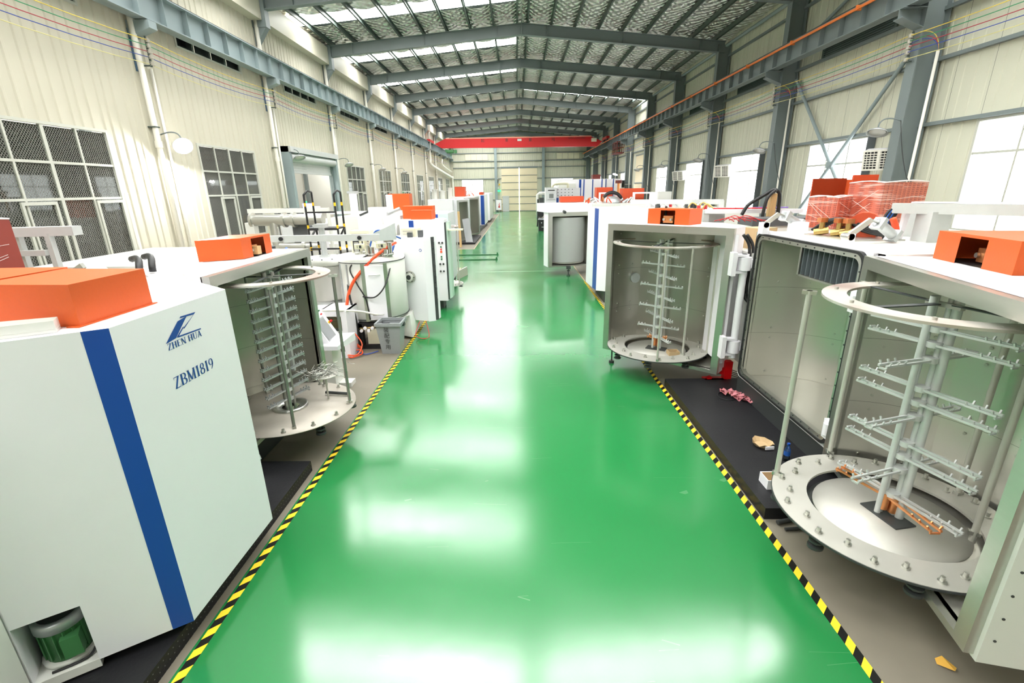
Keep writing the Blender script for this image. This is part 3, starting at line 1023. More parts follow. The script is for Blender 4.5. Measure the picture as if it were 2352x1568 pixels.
# ================================================================== CRANE RUNWAYS AND CRANE
def runway(name, label, x, z0, z1, m, cond):
    t = thing(name, label, 'crane beam', (x, 28, z0))
    MB().box(x - .15, x + .15, Y0, 66.6, z0, z0 + .025).build('bottom_flange', m, t)
    MB().box(x - .17, x + .17, Y0, 66.6, z1 - .025, z1).build('top_flange', m, t)
    MB().box(x - .008, x + .008, Y0, 66.6, z0, z1).build('web', m, t)
    MB().box(x - .035, x + .035, Y0, 66.6, z1, z1 + .09).build('crane_rail', 'dark', t)
    st = None
    n = 0
    yy = Y0 + .5
    while yy < 66:
        if st is None:
            st = MB().box(x - .145, x + .145, yy - .006, yy + .006, z0 + .025, z1 - .025).build('stiffener', m, t)
        else:
            copy_part(st, Matrix.Translation((0, n * .86, 0)))
        yy += .86
        n += 1
    if cond:
        MB().box(x - .25, x - .21, Y0, 66.4, z1 - .12, z1 - .06).build('conductor_bar', 'rail_orange', t, label='orange conductor bar')
        hb = None
        for k in range(0, 26):
            yy = -10 + k * 3
            if hb is None:
                hb = MB().box(x - .27, x - .14, yy - .02, yy + .02, z1 - .14, z1 - .02).build('hanger_clip', 'rail_orange', t)
            else:
                copy_part(hb, Matrix.Translation((0, k * 3, 0)))
    return t
runway('crane_runway_beam', 'grey steel crane beam with stiffeners along the left wall', -8.55, 6.78, 7.42, 'frame_l', False)
runway('crane_runway_beam', 'grey steel crane beam with orange conductor bar along the right columns', 8.9, 6.69, 7.24, 'frame', True)
for yc in COLS:
    MB().hexa([(XL, yc - .13, 6.42), (XL, yc + .13, 6.42), (-8.37, yc + .13, 6.6), (-8.37, yc - .13, 6.6)],
              [(XL, yc - .13, 6.76), (XL, yc + .13, 6.76), (-8.37, yc + .13, 6.76), (-8.37, yc - .13, 6.76)]).build('crane_bracket', 'frame_l', wl)

YC = 50.0
cr = thing('bridge_crane', 'red single girder bridge crane spanning the hall near the back', 'crane', (.3, YC, 6.8))
prof = [(-8.0, 7.25), (-6.9, 7.74), (7.3, 7.66), (8.4, 7.22), (7.9, 6.78), (-7.4, 6.86)]
m = MB()
n = len(prof)
m.add([(x, YC - .25, z) for x, z in prof] + [(x, YC + .25, z) for x, z in prof],
      [list(range(n))[::-1], list(range(n, 2 * n))] + [[i, (i + 1) % n, n + (i + 1) % n, n + i] for i in range(n)])
m.build('girder', 'crane', cr)
MB().box(-6.9, 7.3, YC - .3, YC - .24, 7.66, 7.76).build('top_rail', mat('pale_red', lin(240, 150, 130), .5), cr)
for x in (-8.45, 8.75):
    e = MB().box(x - .15, x + .15, YC - 1.2, YC + 1.2, 7.4, 7.62).build('end_carriage', 'crane', cr)
    for yy in (-.9, .9):
        MB().cyl((x - .06, YC + yy, 7.42), (x + .06, YC + yy, 7.42), .14, 16).build('wheel', 'dark', e)
for x, ch in ((-3.3, '起'), (-.95, '重'), (1.35, '量'), (3.6, '吨')):
    font_mesh('lettering', ch, .34, 'black_ink', cr, Matrix.Translation((x, YC - .256, 7.46)) @ Matrix.Rotation(R(90), 4, 'X'))
font_mesh('lettering', '0707-13521993', .26, 'black_ink', cr, Matrix.Translation((5.9, YC - .256, 7.56)) @ Matrix.Rotation(R(90), 4, 'X'))
MB().box(.1, .5, YC - .265, YC - .25, 7.38, 7.58).build('maker_plate', 'zinc', cr)
MB().box(7.3, 7.8, YC - .4, YC - .25, 7.2, 7.52).build('control_box', 'beige', cr)
hoist = MB()
hoist.cyl((-6.9, YC - .1, 6.55), (-6.2, YC - .1, 6.55), .17, 14).box(-7.0, -6.8, YC - .3, YC + .1, 6.5, 6.75).box(-6.15, -5.9, YC - .25, YC + .1, 6.38, 6.7).box(-6.6, -6.5, YC - .1, YC, 6.7, 6.84)
hoist.cyl((-6.5, YC - .1, 6.4), (-6.5, YC - .1, 6.1), .05, 8)
hoist.build('hoist', 'motor_green', cr)
cab = thing('crane_cage', 'dark red steel maintenance cage hanging beside the right crane beam', 'cage', (9.1, 44, 5.6))
for a, b_ in (((8.55, 43.2), (8.55, 45)), ((9.15, 43.2), (9.15, 45)), ((8.55, 43.2), (9.15, 43.2)), ((8.55, 45), (9.15, 45))):
    for z in (5.75, 6.15, 6.6):
        MB().beam((*a, z), (*b_, z), .06, .06).build('cage_rail', 'crane_d', cab)
for p in ((8.55, 43.2), (8.55, 45), (9.15, 43.2), (9.15, 45), (8.55, 44.1), (9.15, 44.1)):
    MB().beam((*p, 5.7), (*p, 6.66), .06, .06).build('cage_post', 'crane_d', cab)
MB().box(8.5, 9.18, 43.15, 45.05, 5.68, 5.74).build('cage_floor', 'crane_d', cab)

# ================================================================== WIRES, PIPES, LAMPS, VENTS
def sagged(x, z, y0, y1, ys, sag):
    pts = []
    k = sorted([y0] + [c for c in ys if y0 < c < y1] + [y1])
    for a, b_ in zip(k, k[1:]):
        for i in range(6):
            t = i / 6
            pts.append((x, a + (b_ - a) * t, z - sag * 4 * t * (1 - t)))
    pts.append((x, y1, z))
    return pts
LW = (('wire_y', 'yellow', 6.38), ('wire_g', 'green', 6.27), ('wire_r', 'red', 6.15), ('wire_b', 'blue', 6.04), ('wire_c', 'cream', 5.90))
for k, (m_, nm, z) in enumerate(LW):
    x = -8.56 - .03 * k
    tag(MB().tube(sagged(x, z, 1, 62, COLS, .1), .009, 5).build('power_wire', m_), '%s power wire strung along the left wall' % nm, 'wire', None)
    tag(MB().tube(sagged(9.05 + .0 * k, z - .27 + .03, 1, 62, COLS, .06), .009, 5).build('power_wire', m_), '%s power wire strung along the right columns' % nm, 'wire', None)
ordn = ['first', 'second', 'third', 'fourth', 'fifth', 'sixth', 'seventh', 'eighth', 'ninth']
for i, yc in enumerate(COLS[4:12]):
    for side, x, zo in (('left', -8.6, 0), ('right', 9.1, -.24)):
        t = thing('insulator_rack', 'porcelain insulator rack holding the power wires, %s along the %s side' % (ordn[i], side), 'insulator', (x, yc, 5.8 + zo))
        MB().box(x - .02, x + .02, yc - .03, yc + .0, 5.82 + zo, 6.46 + zo).box(XL if side == 'left' else x, x if side == 'left' else 9.2, yc - .02, yc + .02, 5.84 + zo, 5.87 + zo).build('rack_bar', 'frame_d', t)
        for k, z in enumerate((6.38, 6.27, 6.15, 6.04, 5.9)):
            MB().lathe((x + (.03 if side == 'left' else -.03), yc, z + zo - .045), [(.001, 0), (.055, .0), (.035, .02), (.055, .04), (.035, .06), (.055, .075), (.001, .09)], 10).build('insulator', 'porcelain', t)
for i, yc in enumerate(COLS[3:12]):
    kk = ('farther than the rest' if i == 8 else '%s from the camera' % ordn[i])
    p = thing('downpipe', 'thick white rain downpipe on the left wall, %s' % kk, 'pipe', (XL + .12, yc - .12, 0), None)
    MB().tube([(XL + .12, yc - .12, 0.2), (XL + .12, yc - .12, 8.5)], .065, 12).build('pipe', 'pvc', p)
    MB().cyl((XL + .12, yc - .12, 4.05), (XL + .12, yc - .12, 4.2), .082, 12).build('coupling', 'pvc', p)
    MB().box(XL, XL + .19, yc - .2, yc - .04, 4.5, 4.53).build('pipe_clamp', 'frame_d', p)
    MB().box(XL, XL + .19, yc - .2, yc - .04, 1.5, 1.53).build('pipe_clamp', 'frame_d', p)
    tag(MB().tube([(XL + .07, yc + .28, 0.2), (XL + .07, yc + .28, 5.85)], .032, 8).build('conduit', 'pvc'), 'thin white conduit on the left wall beside the downpipe, %s' % kk, 'conduit')
    c = tag(MB().tube([(9.5, yc - .34, 0.2), (9.5, yc - .34, 5.75)], .032, 8).build('conduit', 'pvc'), 'white conduit on the right wall beside its column, %s' % kk, 'conduit')
    for mm, dz in (('wire_y', 0), ('wire_r', -.1), ('wire_b', -.16)):
        MB().tube(bez((9.06, yc, 6.1 + dz), (9.2, yc - .1, 6.25 + dz), (9.48, yc - .3, 6.25 + dz), (9.5, yc - .34, 5.76), 10), .008, 5).build('wire_drop', mm, c)

def wall_lamp(lbl, loc, sgn, lit=False, tilt=.3):
    """dish lamp on a gooseneck; sgn is the direction it reaches out to"""
    x, y, z = loc
    t = thing('dish_lamp', lbl, 'lamp', loc, None)
    o = Vector(loc)
    tm = Matrix.Translation(o) @ Matrix.Rotation(-sgn * tilt, 4, 'Y') @ Matrix.Rotation(-tilt * .8, 4, 'X') @ Matrix.Translation(-o)
    MB(tm).lathe(o, [(.03, .14), (.05, .12), (.1, .1), (.2, .04), (.225, 0), (.215, .0), (.19, .035), (.09, .085), (.03, .1)], 22).build('lamp_shade', 'alu', t)
    MB(tm).lathe(o, [(.001, .02), (.17, .02), (.17, .03), (.001, .03)], 18).build('lamp_lens', 'bulb' if lit else 'bulb_off', t)
    MB().tube(bez(o + Vector((0, 0, .13)), o + Vector((0, 0, .35)), o + Vector((-sgn * .25, .0, .36)), o + Vector((-sgn * .5, .0, .27)), 10), .016, 8).build('gooseneck', 'frame', t)
    return t
RL = [('round metal dish lamp on the right wall, nearest, over the red wrapped boxes', 12.4), ('unlit dish lamp on the right side, second column from the camera', 18.2), ('unlit dish lamp on the right side, third column from the camera', 24.2), ('unlit dish lamp on the right side, fourth column from the camera', 30.2), ('unlit dish lamp on the right side, fifth column, by the tall cream gate', 36.3)]
for lb, yy in RL:
    t = wall_lamp(lb, (8.68, yy, 4.08), -1)
    MB().tube(bez((9.19, yy, 4.35), (9.2, yy - .1, 4.0), (9.3, yy - .2, 3.3), (9.5, yy - .3, 2.9), 8), .01, 5).build('lamp_cable', 'dark', t)
lit = wall_lamp('glaring lit dish lamp on the left wall beside a white pipe', (-8.35, 12.62, 4.1), 1, True, .75)
ld = bpy.data.lights.new('lamp_light', 'SPOT')
ld.energy = LAMP_W
ld.spot_size = R(165)
ld.spot_blend = .15
ld.shadow_soft_size = .15
lo = bpy.data.objects.new('lamp_light', ld)
COL.objects.link(lo)
lo.parent = lit
lo.location = (.05, -.03, -.06)
lo.rotation_euler = (0, R(-12), 0)
lit2 = wall_lamp('lit dish lamp far down the right side above the white cabinets', (8.3, 42.2, 3.95), -1, True)
for lb, yy in (('unlit dish lamp in front of the roller shutter', 19.3), ('unlit dish lamp on the left wall past the roller shutter', 24.9), ('unlit dish lamp above the third far left window', 31.0), ('unlit dish lamp above the fourth far left window', 37.0)):
    wall_lamp(lb, (-8.35, yy, 4.2), 1)

def wall_vent(lbl, x, y, z):
    t = thing('air_grille', lbl, 'vent', (x, y, z))
    m = Matrix.Translation((x, y, z)) @ Matrix.Rotation(R(38), 4, 'Z') @ Matrix.Rotation(R(-12), 4, 'Y')
    MB(m).box(.02, .3, -.34, .34, -.24, .24).build('housing', 'white', t)
    MB(m).box(.0, .02, -.31, .31, -.21, .21).build('dark_opening', 'black', t)
    f = MB(m).box(-.03, .02, -.35, -.31, -.25, .25).box(-.03, .02, .31, .35, -.25, .25).box(-.03, .02, -.31, .31, .21, .25).box(-.03, .02, -.31, .31, -.25, -.21).box(-.03, 0, -.025, .025, -.21, .21)
    f.build('grille_frame', 'pvc', t)
    b = None
    for k in range(6):
        MB(m).box(-.025, -.01, -.31, .31, -.16 + k * .06, -.14 + k * .06).build('grille_bar', 'pvc', t)
    for k in range(8):
        yy = -.27 + k * .075
        MB(m).box(-.02, -.005, yy, yy + .012, -.21, .21).build('grille_bar', 'pvc', t)
wall_vent('cream air grille box on the right wall behind the red wrapped boxes', 9.25, 12.95, 3.5)
wall_vent('cream air grille box on the right wall, second from the camera', 9.3, 22.8, 3.55)
wall_vent('small cream air grille box on the right wall, third from the camera', 9.3, 28.9, 3.5)
# pipe run at the far end of the left wall
tag(MB().tube(spline([(XL + .3, 50, 8.4), (XL + .3, 50, 6.0), (XL + .3, 50.6, 5.4), (XL + .3, 58, 4.95), (XL + .3, 66, 4.5), (XL + .3, 66.3, 4.2), (XL + .3, 66.3, .3)], 6), .13, 12).build('drain_pipe', 'pvc'), 'fat white drain pipe sloping along the far left wall', 'pipe')
tag(MB().tube(spline([(XL + .3, 58, 6.3), (XL + .3, 58.2, 5.7), (XL + .3, 66, 5.2)], 6), .09, 10).build('drain_pipe', 'pvc'), 'thinner white drain pipe above the fat one on the far left wall', 'pipe')
# ================================================================== VACUUM CHAMBERS
def half_chamber(T, A, B, z0, z1, depth, outer=None, margin=.11, flange=.05, rows=3, segs=4, liner='steel', shell=True, name='chamber', straight=.12, mbot=.05, rivets=True):
    """an open half cylinder chamber: white outer shell, steel liner sheets, front flange; A left and B right seen from the front"""
    m, L = frame(A, B)
    h = L / 2
    sub = T
    if shell:
        d = depth
        poly = outer if outer else [(-h, .02), (-h, d * .45), (-h * .5, d), (h * .5, d), (h, d * .45), (h, .02)]
        n = len(poly)
        vs = [(x, y, z0) for x, y in poly] + [(x, y, z1) for x, y in poly]
        fs = [[i, i + 1, n + i + 1, n + i] for i in range(n - 1)] + [list(range(n)), list(range(n, 2 * n))]
        sub = MB(m).add(vs, fs).build(name + '_shell', 'white', T)
    r = h - margin
    dd = depth - .1 - straight
    za, zb = z0 + mbot, z1 - margin
    path = [(-r, 0), (-r, straight)] + [(-r * math.cos(math.pi * i / 32), straight + dd * math.sin(math.pi * i / 32)) for i in range(1, 32)] + [(r, straight), (r, 0)]
    n = len(path)
    g = .0012
    for k in range(rows):
        lo, hi = za + (zb - za) * k / rows + g, za + (zb - za) * (k + 1) / rows - g
        for q in range(segs):
            i0, i1 = round((n - 1) * q / segs), round((n - 1) * (q + 1) / segs)
            pts = path[i0:i1 + 1]
            vs = [(x, y, lo) for x, y in pts] + [(x, y, hi) for x, y in pts]
            c = len(pts)
            MB(m).add(vs, [[i, i + 1, c + i + 1, c + i] for i in range(c - 1)], True).build('liner_panel', liner, sub)
    # dark gap behind the sheets
    pts = [(x * 1.012, y * 1.012) for x, y in path]
    MB(m).add([(x, y, za) for x, y in pts] + [(x, y, zb) for x, y in pts], [[i, i + 1, n + i + 1, n + i] for i in range(n - 1)], True).build('liner_backing', 'dark', sub)
    MB(m).add([(x, y, za) for x, y in pts], [list(range(n))]).build('liner_floor', liner, sub)
    MB(m).add([(x, y, zb) for x, y in pts], [list(range(n))]).build('liner_roof', liner, sub)
    f = MB(m)
    w = margin
    for a, b_, c, e in ((-h, -h + w, z0, z1), (h - w, h, z0, z1), (-h + w, h - w, z1 - w, z1), (-h + w, h - w, z0, z0 + mbot)):
        f.box(a, b_, -flange, .03, c, e)
    f.build('front_flange', 'steel_bright', sub)
    if rivets:
        rv = MB(m)
        for k in range(rows):
            for zz in (za + (zb - za) * k / rows + .07, za + (zb - za) * (k + 1) / rows - .07):
                for i in range(2, n - 2, 4):
                    x, y = path[i]
                    nx, ny = -x, straight - y
                    l = math.hypot(nx, ny) + 1e-6
                    rv.cyl((x, y, zz), (x + nx / l * .014, y + ny / l * .014, zz), .013, 6)
        rv.build('rivets', 'steel_bright', sub, kind='stuff')
    return m, L, sub

def hook_arm(mb, p, d, L, w=.05, drop=0.0):
    """a pair of rods with little hooks at the end reaching from p along d"""
    p, d = Vector(p), Vector(d).normalized()
    s = d.cross(Vector((0, 0, 1))).normalized() * (w / 2)
    for sg in (-1, 1):
        q = p + s * sg
        mb.beam(q, q + d * L + Vector((0, 0, -drop)), .014, .016)
        for t in (.62, .78, .95):
            h = q + d * L * t + Vector((0, 0, -drop * t))
            mb.beam(h, h + Vector((0, 0, .03)) + s * .5 * sg, .01, .01)
    mb.beam(p + d * L * .98 - s, p + d * L * .98 + s, .012, .012)

def carousel(label, loc, R0, R1, ztop, Rt0, Rt1, poles, mast, arms, solid=False, angle=0.0, pole_r=.016, wheels=8, bolts=20, pole_m='steel_dull', copper=False, arm_len=.46, arm_w=.05, arm_m='zinc', drop=.02, disc_m='steel_dull', cop_len=.42):
    """rotating workpiece rack: gear ring or disc, top ring, poles, centre mast with hook arms; returns the thing"""
    T = thing('workpiece_carousel', label, 'rack', loc)
    x, y, z = loc
    if solid:
        MB().lathe((x, y, z), [(.16, -.02), (R1 - .02, -.02), (R1, -.01), (R1, .0), (.16, .0)], 64).build('base_disc', disc_m, T)
        MB().lathe((x, y, z), [(.1, .004), (.155, .004), (.165, .03), (.2, .03), (.2, .0)], 32).build('hub_collar', 'steel_bright', T)
        MB().ring(x, y, .44, .446, .0005, .003, 48).build('disc_groove', 'dark', T) if False else None
    else:
        MB().ring(x, y, R0, R1, z - .02, z, 72).build('base_ring', 'steel_dull', T)
        MB().lathe((x, y, z), [(.001, -.052), (R0 - .05, -.052), (R0 - .05, -.07), (.001, -.07)], 48).build('inner_disc', 'steel_dull', T)
        MB().ring(x, y, R0 - .05, R0 - .01, z - .12, z - .085, 48).build('ring_gap', 'dark', T)
        MB().ring(x, y, R1 - .002, R1 + .006, z - .018, z - .004, 180).build('gear_rim', 'dark', T)
    MB().ring(x, y, Rt0, Rt1, z + ztop, z + ztop + .018, 64).build('top_ring', 'film_ring', T)
    for k, (a, r, lo) in enumerate(poles):
        px, py = x + r * math.cos(R(a)), y + r * math.sin(R(a))
        q = MB().cyl((px, py, z + lo), (px, py, z + ztop), pole_r, 10).build('pole', pole_m, T)
        MB().box(px - .035, px + .035, py - .02, py + .02, z + max(lo, 0.0), z + max(lo, 0.0) + .03, rz=R(a)).build('pole_clamp', 'steel_bright', q)
        MB().box(px - .05, px + .05, py - .02, py + .02, z + ztop - .03, z + ztop, rz=R(a)).build('pole_clamp', 'steel_bright', q)
    base = None
    nb = bolts
    for k in range(nb):
        a = 2 * math.pi * k / nb + .1
        rr = (R0 + R1) / 2 if k % 2 and not solid else R1 - .07
        px, py = x + rr * math.cos(a), y + rr * math.sin(a)
        if base is None:
            b0 = (px, py)
            base = MB().cyl((px, py, z), (px, py, z + .012), .026, 10).cyl((px, py, z + .012), (px, py, z + .045), .015, 6).build('bolt', 'steel_bright', T)
        else:
            copy_part(base, Matrix.Translation((px - b0[0], py - b0[1], 0)))
    base = None
    for k in range(max(6, bolts // 3)):
        a = 2 * math.pi * k / max(6, bolts // 3)
        rr = (Rt0 + Rt1) / 2
        px, py = x + rr * math.cos(a), y + rr * math.sin(a)
        if base is None:
            b0 = (px, py)
            base = MB().cyl((px, py, z + ztop + .018), (px, py, z + ztop + .035), .014, 6).build('ring_bolt', 'steel_bright', T)
        else:
            copy_part(base, Matrix.Translation((px - b0[0], py - b0[1], 0)))
    base = None
    for k in range(wheels):
        a = 2 * math.pi * k / wheels + .35
        rr = R1 - .06
        px, py = x + rr * math.cos(a), y + rr * math.sin(a)
        if base is None:
            b0 = (px, py)
            base = MB().cyl((px, py, z - .12), (px, py, z - .02), .015, 8).cyl((px, py, z - .125), (px, py, z - .105), .055, 14).cyl((px, py, z - .075), (px, py, z - .06), .05, 14).build('planet_wheel', 'dark', T)
        else:
            copy_part(base, Matrix.Translation((px - b0[0], py - b0[1], 0)))
    for (dx, dy, r) in mast:
        MB().cyl((x + dx, y + dy, z - .07), (x + dx, y + dy, z + ztop + .05), r, 12).build('mast_tube', 'zinc' if not solid else 'steel_dark', T)
    MB().box(x - .12, x + .12, y - .02, y + .02, z + ztop - .02, z + ztop + .01, rz=angle).build('mast_bridge', 'steel_bright', T)
    for k in range(4):
        a = angle + math.pi / 2 * k
        MB().beam((x + .06 * math.cos(a), y + .06 * math.sin(a), z + ztop + .004), (x + Rt0 * 1.04 * math.cos(a), y + Rt0 * 1.04 * math.sin(a), z + ztop + .01), .045, .008).build('top_spoke', 'dark', T)
    if not solid:
        MB().box(x - .16, x + .16, y - .09, y + .09, z - .052, z - .04, rz=angle).build('mast_foot', 'dark', T)
    for lvl, (zz, ang) in enumerate(arms):
        for sg in (0, math.pi):
            a = ang + sg
            d = (math.cos(a), math.sin(a), 0)
            mb = MB()
            hook_arm(mb, (x + .03 * d[0], y + .03 * d[1], z + zz), d, arm_len, arm_w, drop if sg == 0 else -drop)
            mb.build('hook_arm', arm_m, T)
        MB().cyl((x, y, z + zz - .02), (x, y, z + zz + .02), .05, 10).build('arm_collar', 'zinc', T)
    if copper:
        for a in (angle + .25, angle + math.pi - .2):
            mb = MB()
            hook_arm(mb, (x, y, z + .12), (math.cos(a), math.sin(a), 0), cop_len, .07, -.02)
            mb.build('copper_arm', 'copper', T, label='copper hook arm')
        MB().cyl((x + .03, y, z - .02), (x + .03, y, z + .13), .032, 10).cyl((x - .03, y + .02, z), (x - .03, y + .02, z + .14), .03, 10).build('copper_sleeve', 'copper', T)
    return T

def cover_box(T, poly, z0, z1, slot=None, m='orange', name='terminal_cover', lip=True):
    """orange sheet box with an opening in one side: slot = (edge index, from, to) as fractions of that edge"""
    n = len(poly)
    a = sum(poly[i][0] * poly[(i + 1) % n][1] - poly[(i + 1) % n][0] * poly[i][1] for i in range(n))
    if a < 0:
        poly = poly[::-1]
    if slot:      # two points near one side -> that side and the fractions along it
        s0, s1 = Vector(slot[0]), Vector(slot[1])
        best = min(range(n), key=lambda i: ((Vector(poly[i]) + Vector(poly[(i + 1) % n])) / 2 - (s0 + s1) / 2).length)
        p, q = Vector(poly[best]), Vector(poly[(best + 1) % n])
        u = (q - p) / (q - p).length_squared
        slot = (best, *sorted(((s0 - p).dot(u), (s1 - p).dot(u))))
    mb = MB()
    cx = sum(p[0] for p in poly) / n
    cy = sum(p[1] for p in poly) / n
    mb.add([(x, y, z1) for x, y in poly], [list(range(n))])
    for i in range(n):
        p, q = poly[i], poly[(i + 1) % n]
        if slot and i == slot[0]:
            f = lambda t: (p[0] + (q[0] - p[0]) * t, p[1] + (q[1] - p[1]) * t)
            zt = z1 - (z1 - z0) * .1
            s0, s1 = f(slot[1]), f(slot[2])
            for u, v, c, d in ((p, s0, z0, z1), (s1, q, z0, z1), (s0, s1, zt, z1)):
                mb.quad((*u, c), (*v, c), (*v, d), (*u, d))
        else:
            mb.quad((*p, z0), (*q, z0), (*q, z1), (*p, z1))
    o = mb.build(name, m, T, label='orange sheet metal cover')
    sub = o if T is None or T.parent is None else T
    if slot:
        p, q = Vector(poly[slot[0]]), Vector(poly[(slot[0] + 1) % n])
        c = p.lerp(q, (slot[1] + slot[2]) / 2)
        ci = c.lerp(Vector((cx, cy)), .45)
        ang = math.atan2(q.y - p.y, q.x - p.x)
        wd = (q - p).length * (slot[2] - slot[1])
        MB().box(ci.x - wd * .36, ci.x + wd * .3, ci.y - .06, ci.y + .06, z0 + .02, z0 + (z1 - z0) * .55, rz=ang).build('copper_terminal', 'copper', sub)
        MB().box(ci.x + wd * .12, ci.x + wd * .42, ci.y - .05, ci.y + .05, z0 + .02, z0 + (z1 - z0) * .5, rz=ang).build('terminal_block', 'wood', sub)
        u = (q - p).normalized() * wd * .25
        mb = MB()
        nrm = (Vector((cx, cy)) - c).normalized()
        for sg in (-1, 1):
            w = ci - nrm * .07 + u * sg
            mb.cyl((w.x, w.y, z0 + .07), (w.x - nrm.x * .02, w.y - nrm.y * .02, z0 + .07), .02, 8)
        mb.build('terminal_bolts', 'steel_bright', sub)
        # dark inside
        MB().add([(cx + (x - cx) * .96, cy + (y - cy) * .96, z0 + .003) for x, y in poly], [list(range(n))]).build('cover_floor', 'black', sub)
    return o

# ------------------------------------------------------------------ right machine: body between two swung-out doors
RM = thing('vacuum_coating_machine', 'white coating machine on the right with louvred open chamber and two swung out steel doors', 'machine', (4.2, 5.25, 0))
BZ0, BZ1 = .36, 2.36
body = MB()
pl = [(3.16, 6.38), (5.6, 6.38), (5.6, 4.1), (3.16, 4.1)]
body.add([(x, y, BZ0) for x, y in pl] + [(x, y, BZ1) for x, y in pl], [[0, 1, 5, 4], [1, 2, 6, 5], [2, 3, 7, 6], [0, 1, 2, 3], [4, 5, 6, 7]])
body = body.build('body_shell', 'white2', RM)
mb_, L_ = frame((3.13, 6.27), (3.13, 4.23))
# rounded rectangular front plate, gasket and inner liner
def rrect(w, z0, z1, r, n=6):
    P = []
    for cx, cz, a in ((w - r, z1 - r, 0), (-w + r, z1 - r, 90), (-w + r, z0 + r, 180), (w - r, z0 + r, 270)):
        for i in range(n + 1):
            q = R(a + 90 * i / n)
            P.append((cx + r * math.cos(q), cz + r * math.sin(q)))
    return P
def rr_frame(m, a, b_, y0, y1):
    n = len(a)
    mb = MB(m)
    vs = [(x, y0, z) for x, z in a] + [(x, y0, z) for x, z in b_] + [(x, y1, z) for x, z in a] + [(x, y1, z) for x, z in b_]
    fs = []
    for i in range(n):
        j = (i + 1) % n
        fs += [[i, j, n + j, n + i], [2 * n + i, 2 * n + j, j, i], [n + i, n + j, 3 * n + j, 3 * n + i]]
    return mb.add(vs, fs)
P0 = [(x, z) for x, z in [(1.02, 2.39), (-1.02, 2.39), (-1.02, .3), (1.02, .3)]]
outer, mid1, mid2, inner = rrect(1.05, .36, 2.40, .05), rrect(1.0, .40, 2.36, .1), rrect(.975, .425, 2.335, .1), rrect(.93, .47, 2.29, .09)
rr_frame(mb_, outer, mid1, -.0, .04).build('front_plate', 'white', body)
rr_frame(mb_, mid1, mid2, -.035, .04).build('gasket', 'black', body)
rr_frame(mb_, mid2, inner, -.02, .04).build('inner_flange', 'steel_bright', body)
bl = MB(mb_)
for z in [.5 + .14 * i for i in range(13)]:
    for x in (-.952, .952):
        bl.cyl((x, -.026, z), (x, -.018, z), .008, 6)
for x in [-.85 + .155 * i for i in range(12)]:
    for z in (.448, 2.312):
        bl.cyl((x, -.026, z), (x, -.018, z), .008, 6)
bl.build('flange_screws', 'dark', body, kind='stuff')
half_chamber(body, (3.13, 6.27), (3.13, 4.23), .36, 2.40, 1.25, shell=False, margin=.11, flange=-.035, rows=3, segs=3, name='body', straight=.2, liner='steel_light')
# dark louvre bank of the cold trap at the upper right
lv = MB(mb_).box(-.06, .95, .14, .16, 2.0, 2.285).build('louvre_back', 'black', body)
for k in range(11):
    x = -.03 + k * .088
    MB(mb_).hexa([(x, .03, 1.99), (x + .012, .03, 1.99), (x + .045, .13, 1.99), (x + .033, .13, 1.99)], [(x, .03, 2.285), (x + .012, .03, 2.285), (x + .045, .13, 2.285), (x + .033, .13, 2.285)]).build('louvre_fin', 'louver', body)
MB(mb_).box(-.08, -.05, .02, .15, 1.98, 2.29).build('louvre_post', 'steel_bright', body)
MB(mb_).box(-.06, .95, .03, .15, 1.965, 1.985).build('louvre_shelf', 'steel', body)
MB().box(3.14, 3.3, 4.2, 6.3, .12, .36).build('plinth', 'dark', RM)
MB().box(3.3, 5.5, 4.2, 6.3, .12, .36).build('plinth', 'dark', RM)
MB().beam((3.22, 4.35, .12), (3.22, 4.35, .36), .06, .06).build('support_leg', 'white', RM)

# right hand door, swung towards the camera
dm, dL, dsh = half_chamber(RM, (3.08, 4.16), (2.60, 2.05), .355, 2.345, 1.05, name='door', flange=.05, margin=.105, segs=4, liner='steel_light',
                           outer=[(-1.08, .02), (-1.08, .5), (-.55, 1.1), (.55, 1.1), (1.08, .5), (1.08, .02)])
ec = MB(dm).box(1.06, 1.11, .0, .42, .33, 2.3).build('edge_cover', 'white2', dsh)
sc = MB(dm)
for z in [.5 + .16 * i for i in range(11)]:
    for yy in (.05, .38):
        sc.cyl((1.11, yy, z), (1.114, yy, z), .008, 8)
sc.build('cover_screws', 'dark', ec, kind='stuff')
p = [(3.45, 3.968), (3.297, 3.155), (4.05, 3.02), (4.2, 3.83)]
cover_box(dsh, p, 2.346, 2.57, ((3.40, 3.71), (3.36, 3.43)))
# far door of the right machine, swung out over the aisle
em, eL, esh = half_chamber(RM, (1.50, 7.86), (2.97, 6.58), .265, 2.39, .95, name='door', flange=.05, margin=.1, segs=4)
cover_box(esh, [(2.07, 7.72), (2.55, 7.22), (2.82, 7.45), (2.34, 7.95)], 2.392, 2.62, ((2.22, 7.56), (2.39, 7.39)))
MB(em).cyl((-.735, .50, 1.46), (-.70, .475, 1.46), .085, 20).build('view_port', 'alu', esh)
lg = MB().cyl((1.63, 7.8, .03), (1.63, 7.8, .36), .012, 8).cyl((1.63, 7.8, 0), (1.63, 7.8, .045), .045, 12).build('levelling_foot', 'dark', RM)
MB().cyl((2.36, 7.76, 2.65), (2.36, 7.76, 2.4), .02, 8).build('cable_gland', 'dark', esh)
